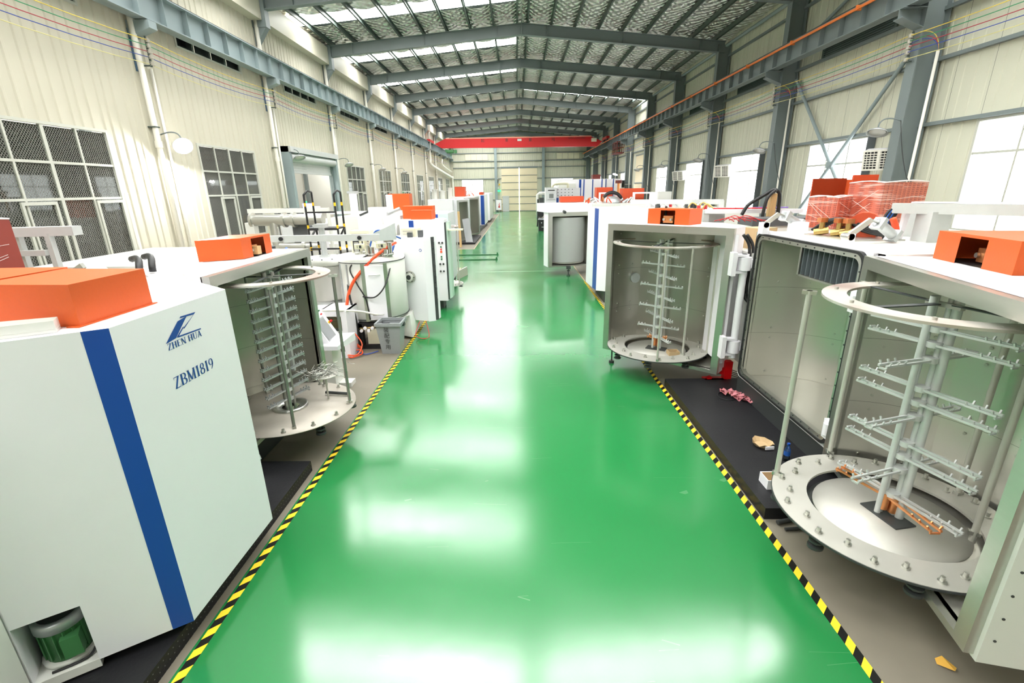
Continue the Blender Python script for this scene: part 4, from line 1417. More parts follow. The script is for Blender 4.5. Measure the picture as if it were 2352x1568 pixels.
# hinge between the far door and the body
hg = MB().cyl((3.12, 6.52, .55), (3.12, 6.52, 2.05), .05, 14).build('hinge_shaft', 'white', RM)
for z in (.72, 1.92):
    MB().cyl((3.12, 6.52, z - .09), (3.12, 6.52, z + .09), .085, 16).build('hinge_knuckle', 'white', hg)
    MB().box(2.95, 3.14, 6.47, 6.57, z - .13, z - .1).box(2.95, 3.14, 6.47, 6.57, z + .1, z + .13).box(2.92, 2.98, 6.44, 6.6, z - .16, z + .16).build('hinge_fork', 'white', hg)
    MB().box(3.12, 3.4, 6.48, 6.56, z - .06, z + .06).cyl((3.3, 6.45, z), (3.3, 6.4, z), .05, 12).build('hinge_arm', 'white', hg)
MB().box(2.99, 3.04, 6.62, 7.3, .42, 2.3).build('door_side_cover', 'white', RM)
MB().box(3.25, 3.8, 6.55, 7.4, .45, 2.05).build('service_cabinet', 'white2', RM)
for z in [.62 + .035 * i for i in range(10)]:
    MB().box(3.32, 3.46, 6.545, 6.551, z, z + .012).build('vent_slot', 'alu', RM)
for z in (.62, 1.92):
    MB().box(3.05, 3.11, 4.18, 4.27, z - .1, z + .1).cyl((3.06, 4.225, z - .06), (3.06, 4.225, z + .06), .035, 12).build('door_hinge', 'white', RM)
for k, dx in enumerate((0, .05)):
    MB().tube(spline([(3.1 + dx, 6.62, 2.3), (3.2 + dx, 6.62, 2.15), (3.22 + dx, 6.62, 1.9), (3.18 + dx, 6.6, 1.6), (3.22 + dx, 6.57, 1.42), (3.3 + dx, 6.5, 1.36), (3.45, 6.42, 1.38)], 6), .022, 8).build('coolant_hose', 'black', RM)
tag(MB().box(3.14, 3.25, 6.72, 6.82, 0, .4).box(2.85, 3.2, 6.7, 6.84, 0.05, .12).hexa([(2.85, 6.72, 0), (2.85, 6.82, 0), (2.92, 6.82, 0), (2.92, 6.72, 0)], [(2.85, 6.72, .1), (2.85, 6.82, .1), (2.96, 6.82, .15), (2.96, 6.72, .15)]).box(3.08, 3.15, 6.73, 6.81, .2, .3).build('jack_stand', 'redpaint'), 'bright red steel jack on the floor under the far swung out door', 'jack')
for k in range(4):
    tag(MB().tube(spline([(3.15, 6.98, .1 + .035 * k), (3.3, 6.9, .12 + .03 * k), (3.5, 6.7 - .03 * k, .09 + .03 * k)], 5), .006, 5).build('thin_cable', 'black'), 'thin black cable running from behind the red jack, %s of the four' % ('lowest', 'second lowest', 'second highest', 'highest')[k], 'cable')

# carousels of the right machine
carousel('large steel workpiece carousel with wide gear ring in the nearest right chamber door', (2.93, 3.18, .47), .56, .82, 1.68, .56, .72,
         [(142, .8, .0), (268, .8, .0), (88, .8, .03), (325, .5, -.07), (15, .74, .0), (215, .0, 0)][:5],
         [(-.06, .03, .022), (-.03, .05, .026), (.06, -.04, .03), (.04, .0, .02)],
         [(1.5 - .225 * k, (R(101) if k % 2 == 0 else R(20))) for k in range(7)] + [(1.39 - .45 * k, R(101)) for k in range(3)], angle=R(100), pole_r=.022, copper=True, bolts=26)
carousel('steel workpiece carousel in the far right swung out chamber door, with small carton', (2.3, 7.48, .42), .52, .80, 1.69, .68, .79,
         [(150, .79, .0), (255, .76, .0), (330, .79, .0), (300, .55, -.07), (60, .5, -.07), (100, .7, 0)],
         [(-.06, .02, .02), (-.02, .05, .022), (.05, -.02, .022)],
         [(1.52 - .17 * k, (R(-25) if k % 2 else R(-70))) for k in range(9)], angle=R(-30), pole_r=.016, copper=True, arm_len=.3, arm_w=.04, cop_len=.16)
ct = thing('open_carton', 'small open brown carton lying on the far right carousel disc', 'carton', (2.48, 7.18, .33))
for a, b_, c, d in ((2.4, 2.41, 7.1, 7.26), (2.56, 2.57, 7.1, 7.26), (2.41, 2.56, 7.1, 7.11), (2.41, 2.56, 7.25, 7.26)):
    MB().box(a, b_, c, d, .335, .43).build('carton_side', 'card', ct)
MB().box(2.4, 2.57, 7.1, 7.26, .325, .335).build('carton_bottom', 'card', ct)

# equipment on top of the right machine
def cylinder_lever(parent, piv, elbow, a, b_):
    mb = MB().beam(piv, elbow, .035, .05)
    mb.build('clamp_lever', 'steel_dull', parent)
    MB().cyl((piv[0], piv[1] - .06, piv[2]), (piv[0], piv[1] + .06, piv[2]), .035, 12).build('pivot', 'steel_bright', parent)
    e = Vector(elbow)
    A_, B_ = Vector(a), Vector(b_)
    MB().cyl(e, A_, .012, 8).build('piston_rod', 'steel_bright', parent)
    MB().cyl(A_, B_, .05, 14).beam(A_, A_ + (B_ - A_) * .15, .12, .12).beam(B_ - (B_ - A_) * .15, B_, .12, .12).build('pneumatic_cylinder', 'alu', parent)
cylinder_lever(RM, (3.32, 4.86, 2.44), (3.52, 4.86, 2.6), (3.62, 4.9, 2.57), (3.86, 4.95, 2.42))
cylinder_lever(RM, (3.1, 6.1, 2.47), (3.26, 6.1, 2.6), (3.34, 6.12, 2.58), (3.6, 6.2, 2.46))
MB().box(3.3, 3.36, 4.8, 4.92, 2.36, 2.47).build('pivot_block', 'white', RM)
MB().box(3.06, 3.14, 6.04, 6.16, 2.36, 2.5).build('pivot_block', 'white', RM)
MB().box(3.45, 3.6, 6.0, 6.2, 2.36, 2.5).build('valve_block', 'white', RM)
for k, (x, y) in enumerate(((3.52, 5.75), (3.62, 5.6), (3.72, 5.7), (3.66, 5.5))):
    MB().cyl((x, y, 2.4), (x + .12, y - .08, 2.43), .04, 12).cyl((x + .06, y - .04, 2.42), (x + .06, y - .04, 2.54), .03, 10).build('brass_fitting', 'brass', RM)
    MB().box(x + .02, x + .1, y - .07, y + .01, 2.52, 2.57).build('copper_clamp', 'copper', RM)
MB().box(3.5, 4.1, 5.1, 5.9, 2.36, 2.375).build('mounting_plate', 'steel_bright', RM)
MB(Matrix.Translation((3.9, 5.5, 2.36))).prism([(-.16, -.05), (.16, -.05), (.16, .12), (-.16, .12)], 0, .12).build('coil_box', 'crane_d', RM)
m = MB().cyl((3.86, 5.42, 2.48), (4.0, 5.6, 2.48), .16, 18).build('red_motor_cover', 'orange_dark', RM)
for k in range(4):
    MB().tube(spline([(3.55 + .03 * k, 5.85, 2.42), (3.7, 5.7 - .05 * k, 2.56), (3.85, 5.4, 2.5 - .02 * k), (3.95, 5.1, 2.4)], 6), .016, 6).build('power_cable', 'black', RM)
for k, mm in enumerate(('black', 'hose_blue', 'black', 'hose_blue', 'black', 'black')):
    MB().tube(spline([(3.95 + .02 * k, 5.2, 2.36), (3.9 + .015 * k, 5.2, 2.52), (3.93 + .02 * k, 5.21, 2.64), (4.02, 5.2, 2.69 + .006 * k), (4.3, 5.1, 2.68)], 6), .013, 6).build('cable_bundle', mm, RM)
MB().tube(spline([(3.84, 5.0, 2.6), (3.9, 5.0, 2.48), (3.88, 5.0, 2.37)], 5), .03, 8).build('orange_hose', 'hose_orange', RM)
for x0, dy in ((4.1, 0), (4.22, -.05)):
    MB().beam((x0, 5.2 + dy, 2.36), (x0 + .03, 5.2 + dy, 2.66), .045, .045).build('tray_post', 'white', RM)
ty = thing('cable_tray', 'long galvanised cable tray on white posts above the right machine', 'cable tray', (5, 4.6, 2.6))
MB().beam((4.0, 5.24, 2.69), (5.6, 3.2, 2.69), .1, .1).build('tray_channel', 'zinc', ty)
MB().beam((4.12, 5.14, 2.75), (5.6, 3.22, 2.75), .13, .012).build('tray_lid', 'white', ty)
MB().beam((4.25, 5.0, 2.36), (4.25, 5.0, 2.66), .2, .2).build('junction_box', 'zinc', ty)
# film wrapped covers and orange sheets behind
F, Lc, Rc = (4.42, 6.0), (4.5, 6.75), (5.15, 6.25)
Bk = (Lc[0] + Rc[0] - F[0], Lc[1] + Rc[1] - F[1])
def wrapped(label, poly, z0, z1, m='wrap'):
    c = (sum(p[0] for p in poly) / 4, sum(p[1] for p in poly) / 4)
    o = thing('wrapped_cover', label, 'box', (*c, z0))
    MB().prism(poly, z0, z1).build('perforated_sheet', m, o)
    mb = MB()
    rr = random.Random(len(label))
    for i in range(4):
        p, q = Vector(poly[i]), Vector(poly[(i + 1) % 4])
        nrm = Vector(((q - p).y, -(q - p).x)).normalized()
        if (p.lerp(q, .5) + nrm * .01 - Vector(c)).length < (p.lerp(q, .5) - Vector(c)).length:
            nrm = -nrm
        for k in range(4):
            t0, t1 = rr.uniform(0, .3), rr.uniform(.7, 1)
            za = z0 + (z1 - z0) * rr.uniform(.05, 1)
            zb = z0 + (z1 - z0) * rr.uniform(.05, 1)
            a, b_ = p.lerp(q, t0) + nrm * .004, p.lerp(q, t1) + nrm * .004
            mb.beam((a.x, a.y, za), (b_.x, b_.y, zb), .002, .003)
    mb.ring(*c, .0, .1, z1, z1 + .01, 8)
    for i in range(4):
        p, q = poly[i], poly[(i + 1) % 4]
        mb.tube(spline([(p[0], p[1], z1), (p[0] * .6 + q[0] * .4, p[1] * .6 + q[1] * .4, z1 + .02), (q[0], q[1], z1)], 4), .008, 5)
    mb.build('stretch_film', mat('stretch_film', (.9, .84, .8), .2), o)
    return o
wrapped('large film wrapped red perforated box on top of the right machine', [F, Lc, Bk, Rc], 2.36, 2.95)
wrapped('smaller film wrapped red perforated box beside the large one', [(4.26, 6.55), (4.12, 6.98), (4.5, 7.05), (4.6, 6.65)], 2.36, 2.77)
tag(MB().quad((4.33, 7.3, 2.74), (4.85, 7.35, 2.74), (4.85, 7.35, 3.02), (4.33, 7.3, 3.02)).prism([(4.33, 7.3), (4.85, 7.35), (4.85, 7.37), (4.33, 7.32)], 2.36, 3.02).build('sheet_cover', 'orange_dark'), 'orange red sheet panel standing upright behind the smaller wrapped box', 'panel')
tag(MB().prism([(4.86, 7.4), (5.1, 7.25), (5.11, 7.27), (4.87, 7.42)], 2.36, 3.0).build('sheet_cover', 'orange'), 'bright orange sheet panel between the red panels behind the wrapped boxes', 'panel')
tag(MB().prism([(4.84, 7.2), (5.16, 7.15), (5.16, 7.18), (4.84, 7.23)], 2.36, 3.06).build('sheet_cover', 'orange_dark'), 'orange red sheet panel standing behind the large wrapped box', 'panel')
tag(MB().prism([(4.35, 5.55), (4.62, 5.35), (4.8, 5.5), (4.55, 5.7)], 2.36, 2.7).build('sheet_box', 'zinc'), 'plain silver sheet metal box in front of the large wrapped box', 'box')

# black platforms and what lies on the right one
pr = tag(MB().box(2.25, 6.0, 3.66, 6.76, .0, .12).build('machine_platform', 'plate'), 'studded black steel platform under the right coating machine', 'platform')
pl_ = tag(MB().box(-6.0, -2.32, .2, 4.52, .0, .12).build('machine_platform', 'plate'), 'studded black steel platform under the nearest left coating machine', 'platform')
MB().cyl((2.33, 3.58, .03), (2.5, 3.62, .03), .02, 8).cyl((2.36, 3.5, .02), (2.9, 3.55, .02), .015, 8).build('platform_foot', 'dark', pr)
bowl = thing('cardboard_tray', 'round torn cardboard tray on the right black platform', 'tray', (2.76, 4.77, .12))
o = Vector((2.76, 4.77, .12))
mb = MB()
n = 14
ro = [.115 + .012 * math.sin(5 * i) for i in range(n)]
vs = [o + Vector((.08 * math.cos(2 * math.pi * i / n), .08 * math.sin(2 * math.pi * i / n), .004)) for i in range(n)] + [o + Vector((ro[i] * math.cos(2 * math.pi * i / n), ro[i] * math.sin(2 * math.pi * i / n), .05 + .012 * math.sin(3.3 * i))) for i in range(n)]
mb.add(vs, [list(range(n))] + [[i, (i + 1) % n, n + (i + 1) % n, n + i] for i in range(n)])
mb.build('tray_body', 'card', bowl)
MB().box(2.74, 2.84, 4.652, 4.664, .13, .165, rz=.1).build('paper_label', 'white', bowl)
rg = MB()
rr = random.Random(3)
for k in range(26):
    t = k / 25
    c = Vector((2.94 + .22 * t, 6.2 - .34 * t, .14)) + Vector((rr.uniform(-.06, .06), rr.uniform(-.05, .05), rr.uniform(0, .035)))
    a, b_ = rr.uniform(0, 6), rr.uniform(-.5, .5)
    q = [c + Vector((.06 * math.cos(a + i * 1.57), .06 * math.sin(a + i * 1.57), .025 * math.sin(b_ + i * 2.4))) for i in range(4)]
    rg.quad(*q)
    rg.quad(q[0], q[1], c + Vector((0, 0, .03)))
    rg.quad(q[2], q[3], c + Vector((0, 0, .03)))
tag(rg.build('rag', 'pink'), 'crumpled pink rag lying on the right black platform', 'rag')
tag(MB().tube(spline([(2.98, 6.25, .126), (2.85, 6.2, .126), (2.8, 6.05, .126), (2.9, 5.95, .126), (3.02, 6.02, .126)], 6), .006, 5).build('cable_loop', 'black'), 'loop of black cable beside the pink rag', 'cable')
tag(MB().lathe((3.0, 6.18, .13), [(.012, 0), (.03, 0), (.03, .02), (.012, .02), (.012, 0)], 14).build('tape_roll', 'yellow'), 'small yellow tape roll on the pink rag', 'tape roll')
wb_ = thing('open_box', 'small white box with brown inside at the end of the right platform', 'box', (2.5, 4.02, .12))
for a, b_, c, d in ((2.4, 2.407, 3.94, 4.1), (2.593, 2.6, 3.94, 4.1), (2.407, 2.593, 3.94, 3.947), (2.407, 2.593, 4.093, 4.1)):
    MB().box(a, b_, c, d, .12, .22).build('box_side', 'white', wb_)
MB().box(2.405, 2.595, 3.945, 4.095, .12, .125).build('box_bottom', 'card', wb_)
MB().box(2.409, 2.591, 4.086, 4.0925, .125, .218).build('box_lining', 'card', wb_)
bt = thing('water_bottle', 'clear plastic water bottle with blue cap on the right platform', 'bottle', (2.86, 4.45, .12))
MB().lathe((2.86, 4.45, .12), [(.001, 0), (.03, 0), (.032, .02), (.03, .06), (.032, .1), (.03, .14), (.013, .18), (.013, .19)], 14).build('bottle_body', 'pet', bt)
MB().cyl((2.86, 4.45, .31), (2.86, 4.45, .33), .016, 12).build('bottle_cap', 'blue', bt)
MB().cyl((2.86, 4.45, .19), (2.86, 4.45, .24), .0325, 14).build('bottle_label', 'hose_blue', bt)
tag(MB().add([(2.66, 2.26, .004), (2.72, 2.2, .02), (2.76, 2.23, .006), (2.72, 2.3, .025), (2.68, 2.3, .004)], [[0, 1, 3, 4], [1, 2, 3]]).build('dry_leaf', 'leaf'), 'crumpled dry yellow leaf on the concrete at lower right', 'leaf')

# ------------------------------------------------------------------ left: nearest machine, closed faceted door
LM = thing('vacuum_coating_machine', 'nearest white machine at left with blue stripe, emblem and lettering on its door', 'machine', (-3.0, 2.9, 0))
V1, V2, V3, V0 = (-2.23, 2.43), (-2.21, 3.47), (-2.72, 3.86), (-2.895, 1.99)
Z0, Z1 = .195, 2.265
sh = MB()
poly = [V1, V2, V3, (-3.95, 3.86), (-3.95, 1.9), V0]
n = 6
# the lower left facet has a pump bay cut out of it
e = Vector((V0[0] - V1[0], V0[1] - V1[1])).normalized()
P = lambda t, z: (V1[0] + e.x * t, V1[1] + e.y * t, z)
tl = Vector((V0[0] - V1[0], V0[1] - V1[1])).length
for a, b_ in ((V1, V2), (V2, V3), (V3, poly[3]), (poly[3], poly[4]), (poly[4], V0)):
    sh.quad((*a, Z0), (*b_, Z0), (*b_, Z1), (*a, Z1))
sh.quad(P(0, Z0), P(.495, Z0), P(.495, Z1), P(0, Z1)).quad(P(.495, .622), P(tl, .622), P(tl, Z1), P(.495, Z1))
sh.add([(x, y, Z1) for x, y in poly], [list(range(n))]).add([(x, y, Z0) for x, y in poly], [list(range(n))])
nin = Vector((-e.y, e.x))
if nin.dot(Vector((-3.3, 2.9)) - Vector(V1)) < 0:
    nin = -nin
Q = lambda t, d, z: (V1[0] + e.x * t + nin.x * d, V1[1] + e.y * t + nin.y * d, z)
sh.quad(Q(.495, 0, .15), Q(.495, .42, .15), Q(.495, .42, .622), Q(.495, 0, .622)).quad(Q(.495, .42, .15), Q(tl, .42, .15), Q(tl, .42, .622), Q(.495, .42, .622)).quad(Q(tl, 0, .15), Q(tl, .42, .15), Q(tl, .42, .622), Q(tl, 0, .622)).quad(Q(.495, 0, .622), Q(.495, .42, .622), Q(tl, .42, .622), Q(tl, 0, .622))
sh = sh.build('door_shell', 'white', LM)
MB().hexa([Q(.495, 0, .14), Q(.495, .42, .14), Q(tl, .42, .14), Q(tl, 0, .14)], [Q(.495, 0, .2), Q(.495, .42, .2), Q(tl, .42, .2), Q(tl, 0, .2)]).build('pump_sill', 'white2', LM)
eps = .0015
g = lambda t, z: (V1[0] + e.x * t - nin.x * eps, V1[1] + e.y * t - nin.y * eps, z)
MB().quad(g(-.001, Z0), g(.118, Z0), g(.118, Z1), g(-.001, Z1)).build('blue_stripe', 'blue', sh)
f2 = lambda a, z: (-2.2295 + .0192 * a + eps + .0005, 2.43 + a, z)
lg = MB()
for pts in (((.355, 2.056), (.496, 2.166), (.586, 2.178), (.449, 2.066)), ((.518, 2.180), (.530, 2.189), (.675, 2.183), (.655, 2.171)), ((.655, 2.171), (.675, 2.183), (.541, 2.105), (.527, 2.107)),
            ((.527, 2.117), (.541, 2.118), (.476, 2.070), (.452, 2.066)), ((.462, 2.064), (.476, 2.073), (.692, 2.063), (.690, 2.055))):
    lg.quad(*[f2(a, z) for a, z in pts])
lg.build('company_emblem', 'ink', sh)
tx = MB()
serif(tx, 'ZHEN HUA', .325, .043, lambda x, y: f2(.362 + x, 2.008 + y))
tx.build('company_lettering', 'ink', sh)
tx = MB()
serif(tx, 'ZBM1819', .40, .078, lambda x, y: f2(.34 + x, 1.752 + y))
tx.build('model_lettering', 'ink', sh)
cover_box(sh, [(-2.41, 2.46), (-2.41, 3.0), (-2.97, 3.05), (-2.97, 2.5)], 2.266, 2.5)
cover_box(sh, [(-3.02, 2.55), (-3.02, 3.12), (-3.75, 3.12), (-3.75, 2.55)], 2.266, 2.5)
MB().box(-2.47, -2.4, 2.44, 3.03, 2.266, 2.272).build('cover_flange', 'orange', sh)
dc = MB()
dq = [Q(.22, .06, 0), Q(.62, .06, 0), Q(.62, .24, 0), Q(.22, .16, 0)]
for i in range(4):
    p, q = dq[i], dq[(i + 1) % 4]
    dc.quad((p[0], p[1], 2.266), (q[0], q[1], 2.266), (q[0], q[1], 2.33), (p[0], p[1], 2.33))
dc.add([(p[0] * .999, p[1], 2.285) for p in dq], [[0, 1, 2, 3]])
dc.build('tray_rim', 'white2', sh)
MB().quad((-2.74, 3.82, 2.266), (-3.0, 3.5, 2.266), (-3.0, 3.5, 2.33), (-2.74, 3.82, 2.33)).beam((-2.99, 3.5, 2.3), (-2.75, 3.8, 2.3), .02, .07).build('top_lip', 'white2', sh)
MB().box(-3.9, -2.6, 2.3, 3.8, .12, .2).build('plinth', 'black', LM)
# pump motor in the bay
mo = Vector(Q(.65, .18, .2))
mt = MB().lathe(mo, [(.001, .03), (.115, .03), (.115, .25), (.12, .26)], 20).build('pump_motor', 'motor_green', LM)
for k in range(16):
    a = 2 * math.pi * k / 16
    MB().beam(mo + Vector((.118 * math.cos(a), .118 * math.sin(a), .05)), mo + Vector((.118 * math.cos(a), .118 * math.sin(a), .24)), .014, .008).build('motor_fin', 'motor_green', mt)
MB().lathe(mo, [(.125, .25), (.132, .25), (.132, .31), (.12, .318), (.1, .318), (.1, .312), (.115, .305)], 22).build('fan_cowl', 'alu', mt)
MB().lathe(mo, [(.001, .312), (.108, .312)], 18).build('fan_grille', 'dark', mt)
MB().lathe(mo, [(.001, 0), (.14, 0), (.14, .03), (.1, .03)], 20).build('motor_base', 'white2', mt)
jb = Vector(Q(.60, .07, .35))
MB().box(jb.x - .045, jb.x + .045, jb.y - .045, jb.y + .045, .27, .41, rz=.6).build('terminal_box', 'motor_green', mt)
MB().tube(spline([Q(.51, .1, .24), Q(.56, .04, .21), Q(.72, .03, .21)], 5), .008, 6).build('motor_cable', 'black', mt)
MB().box(-3.05, -2.9, 1.4, 1.98, .12, 2.2).build('side_panel', 'white2', LM)

# ------------------------------------------------------------------ left: second chamber with carousel
L2M = thing('vacuum_coating_machine', 'white coating machine with open steel chamber facing the aisle on the left', 'machine', (-3.6, 5.3, 0))
lm, lL, lsh = half_chamber(L2M, (-2.85, 4.2), (-2.85, 6.36), .385, 2.235, 1.05, name='chamber', flange=.05, margin=.1, segs=4)
cover_box(lsh, [(-3.12, 5.35), (-3.10, 5.97), (-3.5, 5.8), (-3.5, 5.14)], 2.24, 2.47, ((-3.115, 5.55), (-3.108, 5.82)))
MB().box(-6.2, -4.55, 5.86, 8.0, .1, 2.1).build('machine_body', 'white2', L2M)
MB().box(-4.56, -4.545, 5.85, 5.92, .2, 2.095).build('purple_stripe', mat('violet_stripe', lin(110, 100, 200), .4), L2M)
MB().box(-3.9, -3.0, 4.4, 6.2, .0, .42).build('plinth', 'dark', L2M)
for y in (4.5, 4.66):
    MB().tube(bez((-3.5, y - .2, 2.25), (-3.5, y - .2, 2.36), (-3.6, y, 2.4), (-3.75, y + .05, 2.36), 8), .03, 8).build('hose_stub', 'black', L2M)
MB().beam((-2.75, 4.3, .3), (-3.6, 4.5, .05), .05, .05).build('support_strut', 'zinc', L2M)
vp = MB(lm)
for x, z in ((-.62, 1.62), (-.62, .98), (.02, 1.55), (-.45, .75)):
    y0_ = .7
    vp.box(x - .02, x + .02, y0_ - .03, y0_, z - .09, z + .09)
vp.build('liner_slots', 'dark', lsh, kind='stuff')
MB(lm).box(.62, .7, .3, .34, .6, 2.05).box(.75, .8, .26, .3, .6, 2.05).build('target_rail', 'zinc', lsh)
carousel('dusty steel workpiece carousel with solid disc standing in the left open chamber', (-2.8, 5.2, .46), .2, .76, 1.6, .5, .66,
         [(-62, .62, 0), (8, .7, 0), (140, .66, 0), (75, .66, .0)], [(-.03, -.03, .025), (.04, .03, .018)],
         [(1.5 - .115 * k, R(60)) for k in range(13)], solid=True, angle=R(10), pole_r=.018, wheels=6, bolts=14, arm_len=.25, arm_w=.035, arm_m='alu', drop=-.03, disc_m='dusty', pole_m='steel_dark')
hk = MB()
rr = random.Random(11)
for k in range(110):
    c = Vector((-2.42, 5.42, .8)) + Vector((rr.gauss(0, .1), rr.gauss(0, .12), abs(rr.gauss(0, .03))))
    d = Vector((rr.uniform(-1, 1), rr.uniform(-1, 1), rr.uniform(-.3, .4))).normalized() * rr.uniform(.04, .09)
    hk.tube([c - d, c, c + d + Vector((0, 0, .02))], .0035, 4)
hk = tag(hk.build('wire_hooks', 'steel_bright'), 'tangle of thin wire hooks heaped on the left carousel', 'hooks')
hk['kind'] = 'stuff'
tag(MB().cyl((-2.42, 5.42, .46), (-2.42, 5.42, .79), .012, 8).lathe((-2.42, 5.42, .78), [(.001, 0), (.16, .0), (.16, .01), (.001, .01)], 16).build('hook_stand', 'steel_dull'), 'small steel stand holding the wire hooks on the left carousel', 'stand')
tag(MB().cyl((-2.5, 5.55, .49), (-2.2, 5.5, .49), .02, 8).build('spacer_tube', 'dark'), 'short dark steel tube lying on the left carousel disc', 'tube')
# ------------------------------------------------------------------ left foreground clutter
wrapped('red mesh covered block cropped by the left edge of the picture', [(-5.8, 4.1), (-4.98, 4.1), (-4.98, 4.7), (-5.8, 4.7)], 2.1, 2.75, 'red_mesh')
tb = thing('cable_tray', 'short galvanised cable tray in front of the nearest left window', 'cable tray', (-5.2, 5.4, 2.2))
MB().beam((-6.6, 5.1, 2.58), (-5.0, 5.42, 2.58), .16, .1).build('tray_channel', 'zinc', tb)
for x in (-5.95, -5.6, -5.25):
    MB().beam((x, 5.32, 0.1), (x, 5.32, 2.56), .06, .06).build('tray_post', 'zinc', tb)
MB().beam((-6.2, 5.2, 2.35), (-5.3, 5.3, 2.35), .08, .06).build('tray_rail', 'zinc', tb)
sa = thing('bracket_assembly', 'steel bracket with lever lying behind the nearest orange cover', 'bracket', (-4.1, 4.6, 2.1))
MB().hexa([(-4.5, 4.5, 2.1), (-4.5, 4.7, 2.1), (-3.95, 4.7, 2.1), (-3.95, 4.5, 2.1)], [(-4.3, 4.5, 2.28), (-4.3, 4.7, 2.28), (-4.2, 4.7, 2.3), (-4.2, 4.5, 2.3)]).build('bracket_plate', 'steel_dull', sa)
MB().beam((-4.45, 4.45, 2.15), (-4.15, 4.45, 2.32), .04, .05).build('lever', 'steel_bright', sa)
MB().box(-4.6, -3.9, 4.4, 4.8, .1, 2.1).build('bracket_stand', 'white2', sa)
tag(MB().tube([(-8.6, 10.75, .4), (-8.6, 10.75, 3.0)], .035, 8).build('white_post', 'pvc'), 'white post standing at the edge of the nearest left window', 'post')

# operator console
cs = thing('operator_console', 'white film wrapped operator console with sloping grey screen', 'console', (-2.85, 7.2, 0))
MB().box(-3.12, -2.86, 6.75, 7.1, .06, .68).build('pedestal', 'white2', cs)
MB().box(-3.05, -2.66, 6.85, 7.05, .0, .07).build('foot', 'white2', cs)
MB().hexa([(-3.15, 6.65, .68), (-3.15, 7.15, .68), (-2.56, 7.0, .74), (-2.7, 6.6, .70)], [(-3.15, 6.65, .76), (-3.15, 7.15, .78), (-2.56, 7.0, .86), (-2.7, 6.6, .76)]).build('desk_top', 'white', cs)
MB().hexa([(-3.3, 6.7, .76), (-3.3, 7.12, .76), (-2.84, 7.12, .76), (-2.84, 6.7, .76)], [(-3.3, 6.7, 1.30), (-3.3, 7.12, 1.30), (-3.15, 7.12, 1.30), (-3.15, 6.7, 1.30)]).build('sloping_panel', 'white', cs)
sl = lambda t, y, d: (-2.84 - .31 * t + d * .87, y - .28, .76 + .54 * t + d * .5)
MB().quad(sl(.1, 7.02, .004), sl(.1, 7.3, .004), sl(.62, 7.3, .004), sl(.62, 7.02, .004)).build('screen', 'screen', cs)
MB().quad(sl(.07, 7.0, .002), sl(.07, 7.32, .002), sl(.66, 7.32, .002), sl(.66, 7.0, .002)).build('screen_bezel', 'alu', cs)
p = Vector(sl(.45, 7.36, 0))
MB().cyl(p, p + Vector((.02, 0, .014)), .022, 12).build('switch_collar', 'yellow', cs)
MB().cyl(p + Vector((.02, 0, .014)), p + Vector((.05, 0, .033)), .018, 12).build('emergency_button', 'redpaint', cs)
for t in (.72, .82):
    p = Vector(sl(t, 7.3, 0))
    MB().cyl(p, p + Vector((.02, 0, .013)), .012, 10).build('push_button', 'redpaint' if t < .8 else 'green_steel', cs)

# wrapped cabinet with windows, waste bin
wc = thing('wrapped_cabinet', 'low white film wrapped cabinet with two rounded windows and wood inside', 'cabinet', (-3.35, 8.5, 0))
fr_ = MB()
x0, x1, z1 = -3.62, -3.12, .9
for a, b_, c, d in ((x0, x0 + .08, 0, z1), (x1 - .1, x1, 0, z1), (x0 + .08, x1 - .1, 0, .12), (x0 + .08, x1 - .1, .43, .52), (x0 + .08, x1 - .1, .8, z1)):
    fr_.box(a, b_, 8.2, 8.24, c, d)
fr_.box(x0, x1, 8.24, 8.9, z1 - .02, z1).box(x0, x0 + .03, 8.24, 8.9, 0, z1).box(x1 - .03, x1, 8.24, 8.9, 0, z1)
fr_.build('cabinet_shell', 'white', wc)
for z in (.14, .54):
    for k in range(4):
        MB().box(x0 + .05, x1 - .06, 8.36, 8.4, z + .065 * k, z + .06 + .065 * k).build('wood_plank', 'wood', wc)
    MB().box(x0 + .08, x1 - .1, 8.215, 8.22, z - .02, z + .29).build('cabinet_window', 'glass', wc)
bn = thing('waste_bin', 'grey plastic waste bin with handwritten characters beside the aisle', 'bin', (-2.43, 8.6, 0))
b0, b1 = (-2.60, -2.26, 8.42, 8.72), (-2.66, -2.20, 8.36, 8.78)
c4 = lambda b, z: [(b[0], b[2], z), (b[1], b[2], z), (b[1], b[3], z), (b[0], b[3], z)]
mb = MB().add(c4(b0, 0) + c4(b1, .6), [[0, 1, 2, 3], [0, 1, 5, 4], [1, 2, 6, 5], [2, 3, 7, 6], [3, 0, 4, 7]])
mb.build('bin_body', 'greybin', bn)
rim = MB()
for a, b_, c, d in ((b1[0] - .02, b1[1] + .02, b1[2] - .02, b1[2] + .015), (b1[0] - .02, b1[1] + .02, b1[3] - .015, b1[3] + .02), (b1[0] - .02, b1[0] + .015, b1[2], b1[3]), (b1[1] - .015, b1[1] + .02, b1[2], b1[3])):
    rim.box(a, b_, c, d, .56, .615)
rim.build('bin_rim', 'greybin', bn)
MB().box(b1[1], b1[1] + .035, 8.52, 8.62, .52, .58).build('bin_latch', 'dark', bn)
for k, ch in enumerate('装配专用'):
    z = .48 - .115 * k
    y = 8.42 - .1 * z - .004
    font_mesh('handwriting', ch, .105, 'black_ink', bn, Matrix.Translation((-2.47, y - .003, z)) @ Matrix.Rotation(R(95.5), 4, 'X') @ Matrix.Rotation(R(-4), 4, 'Z'))

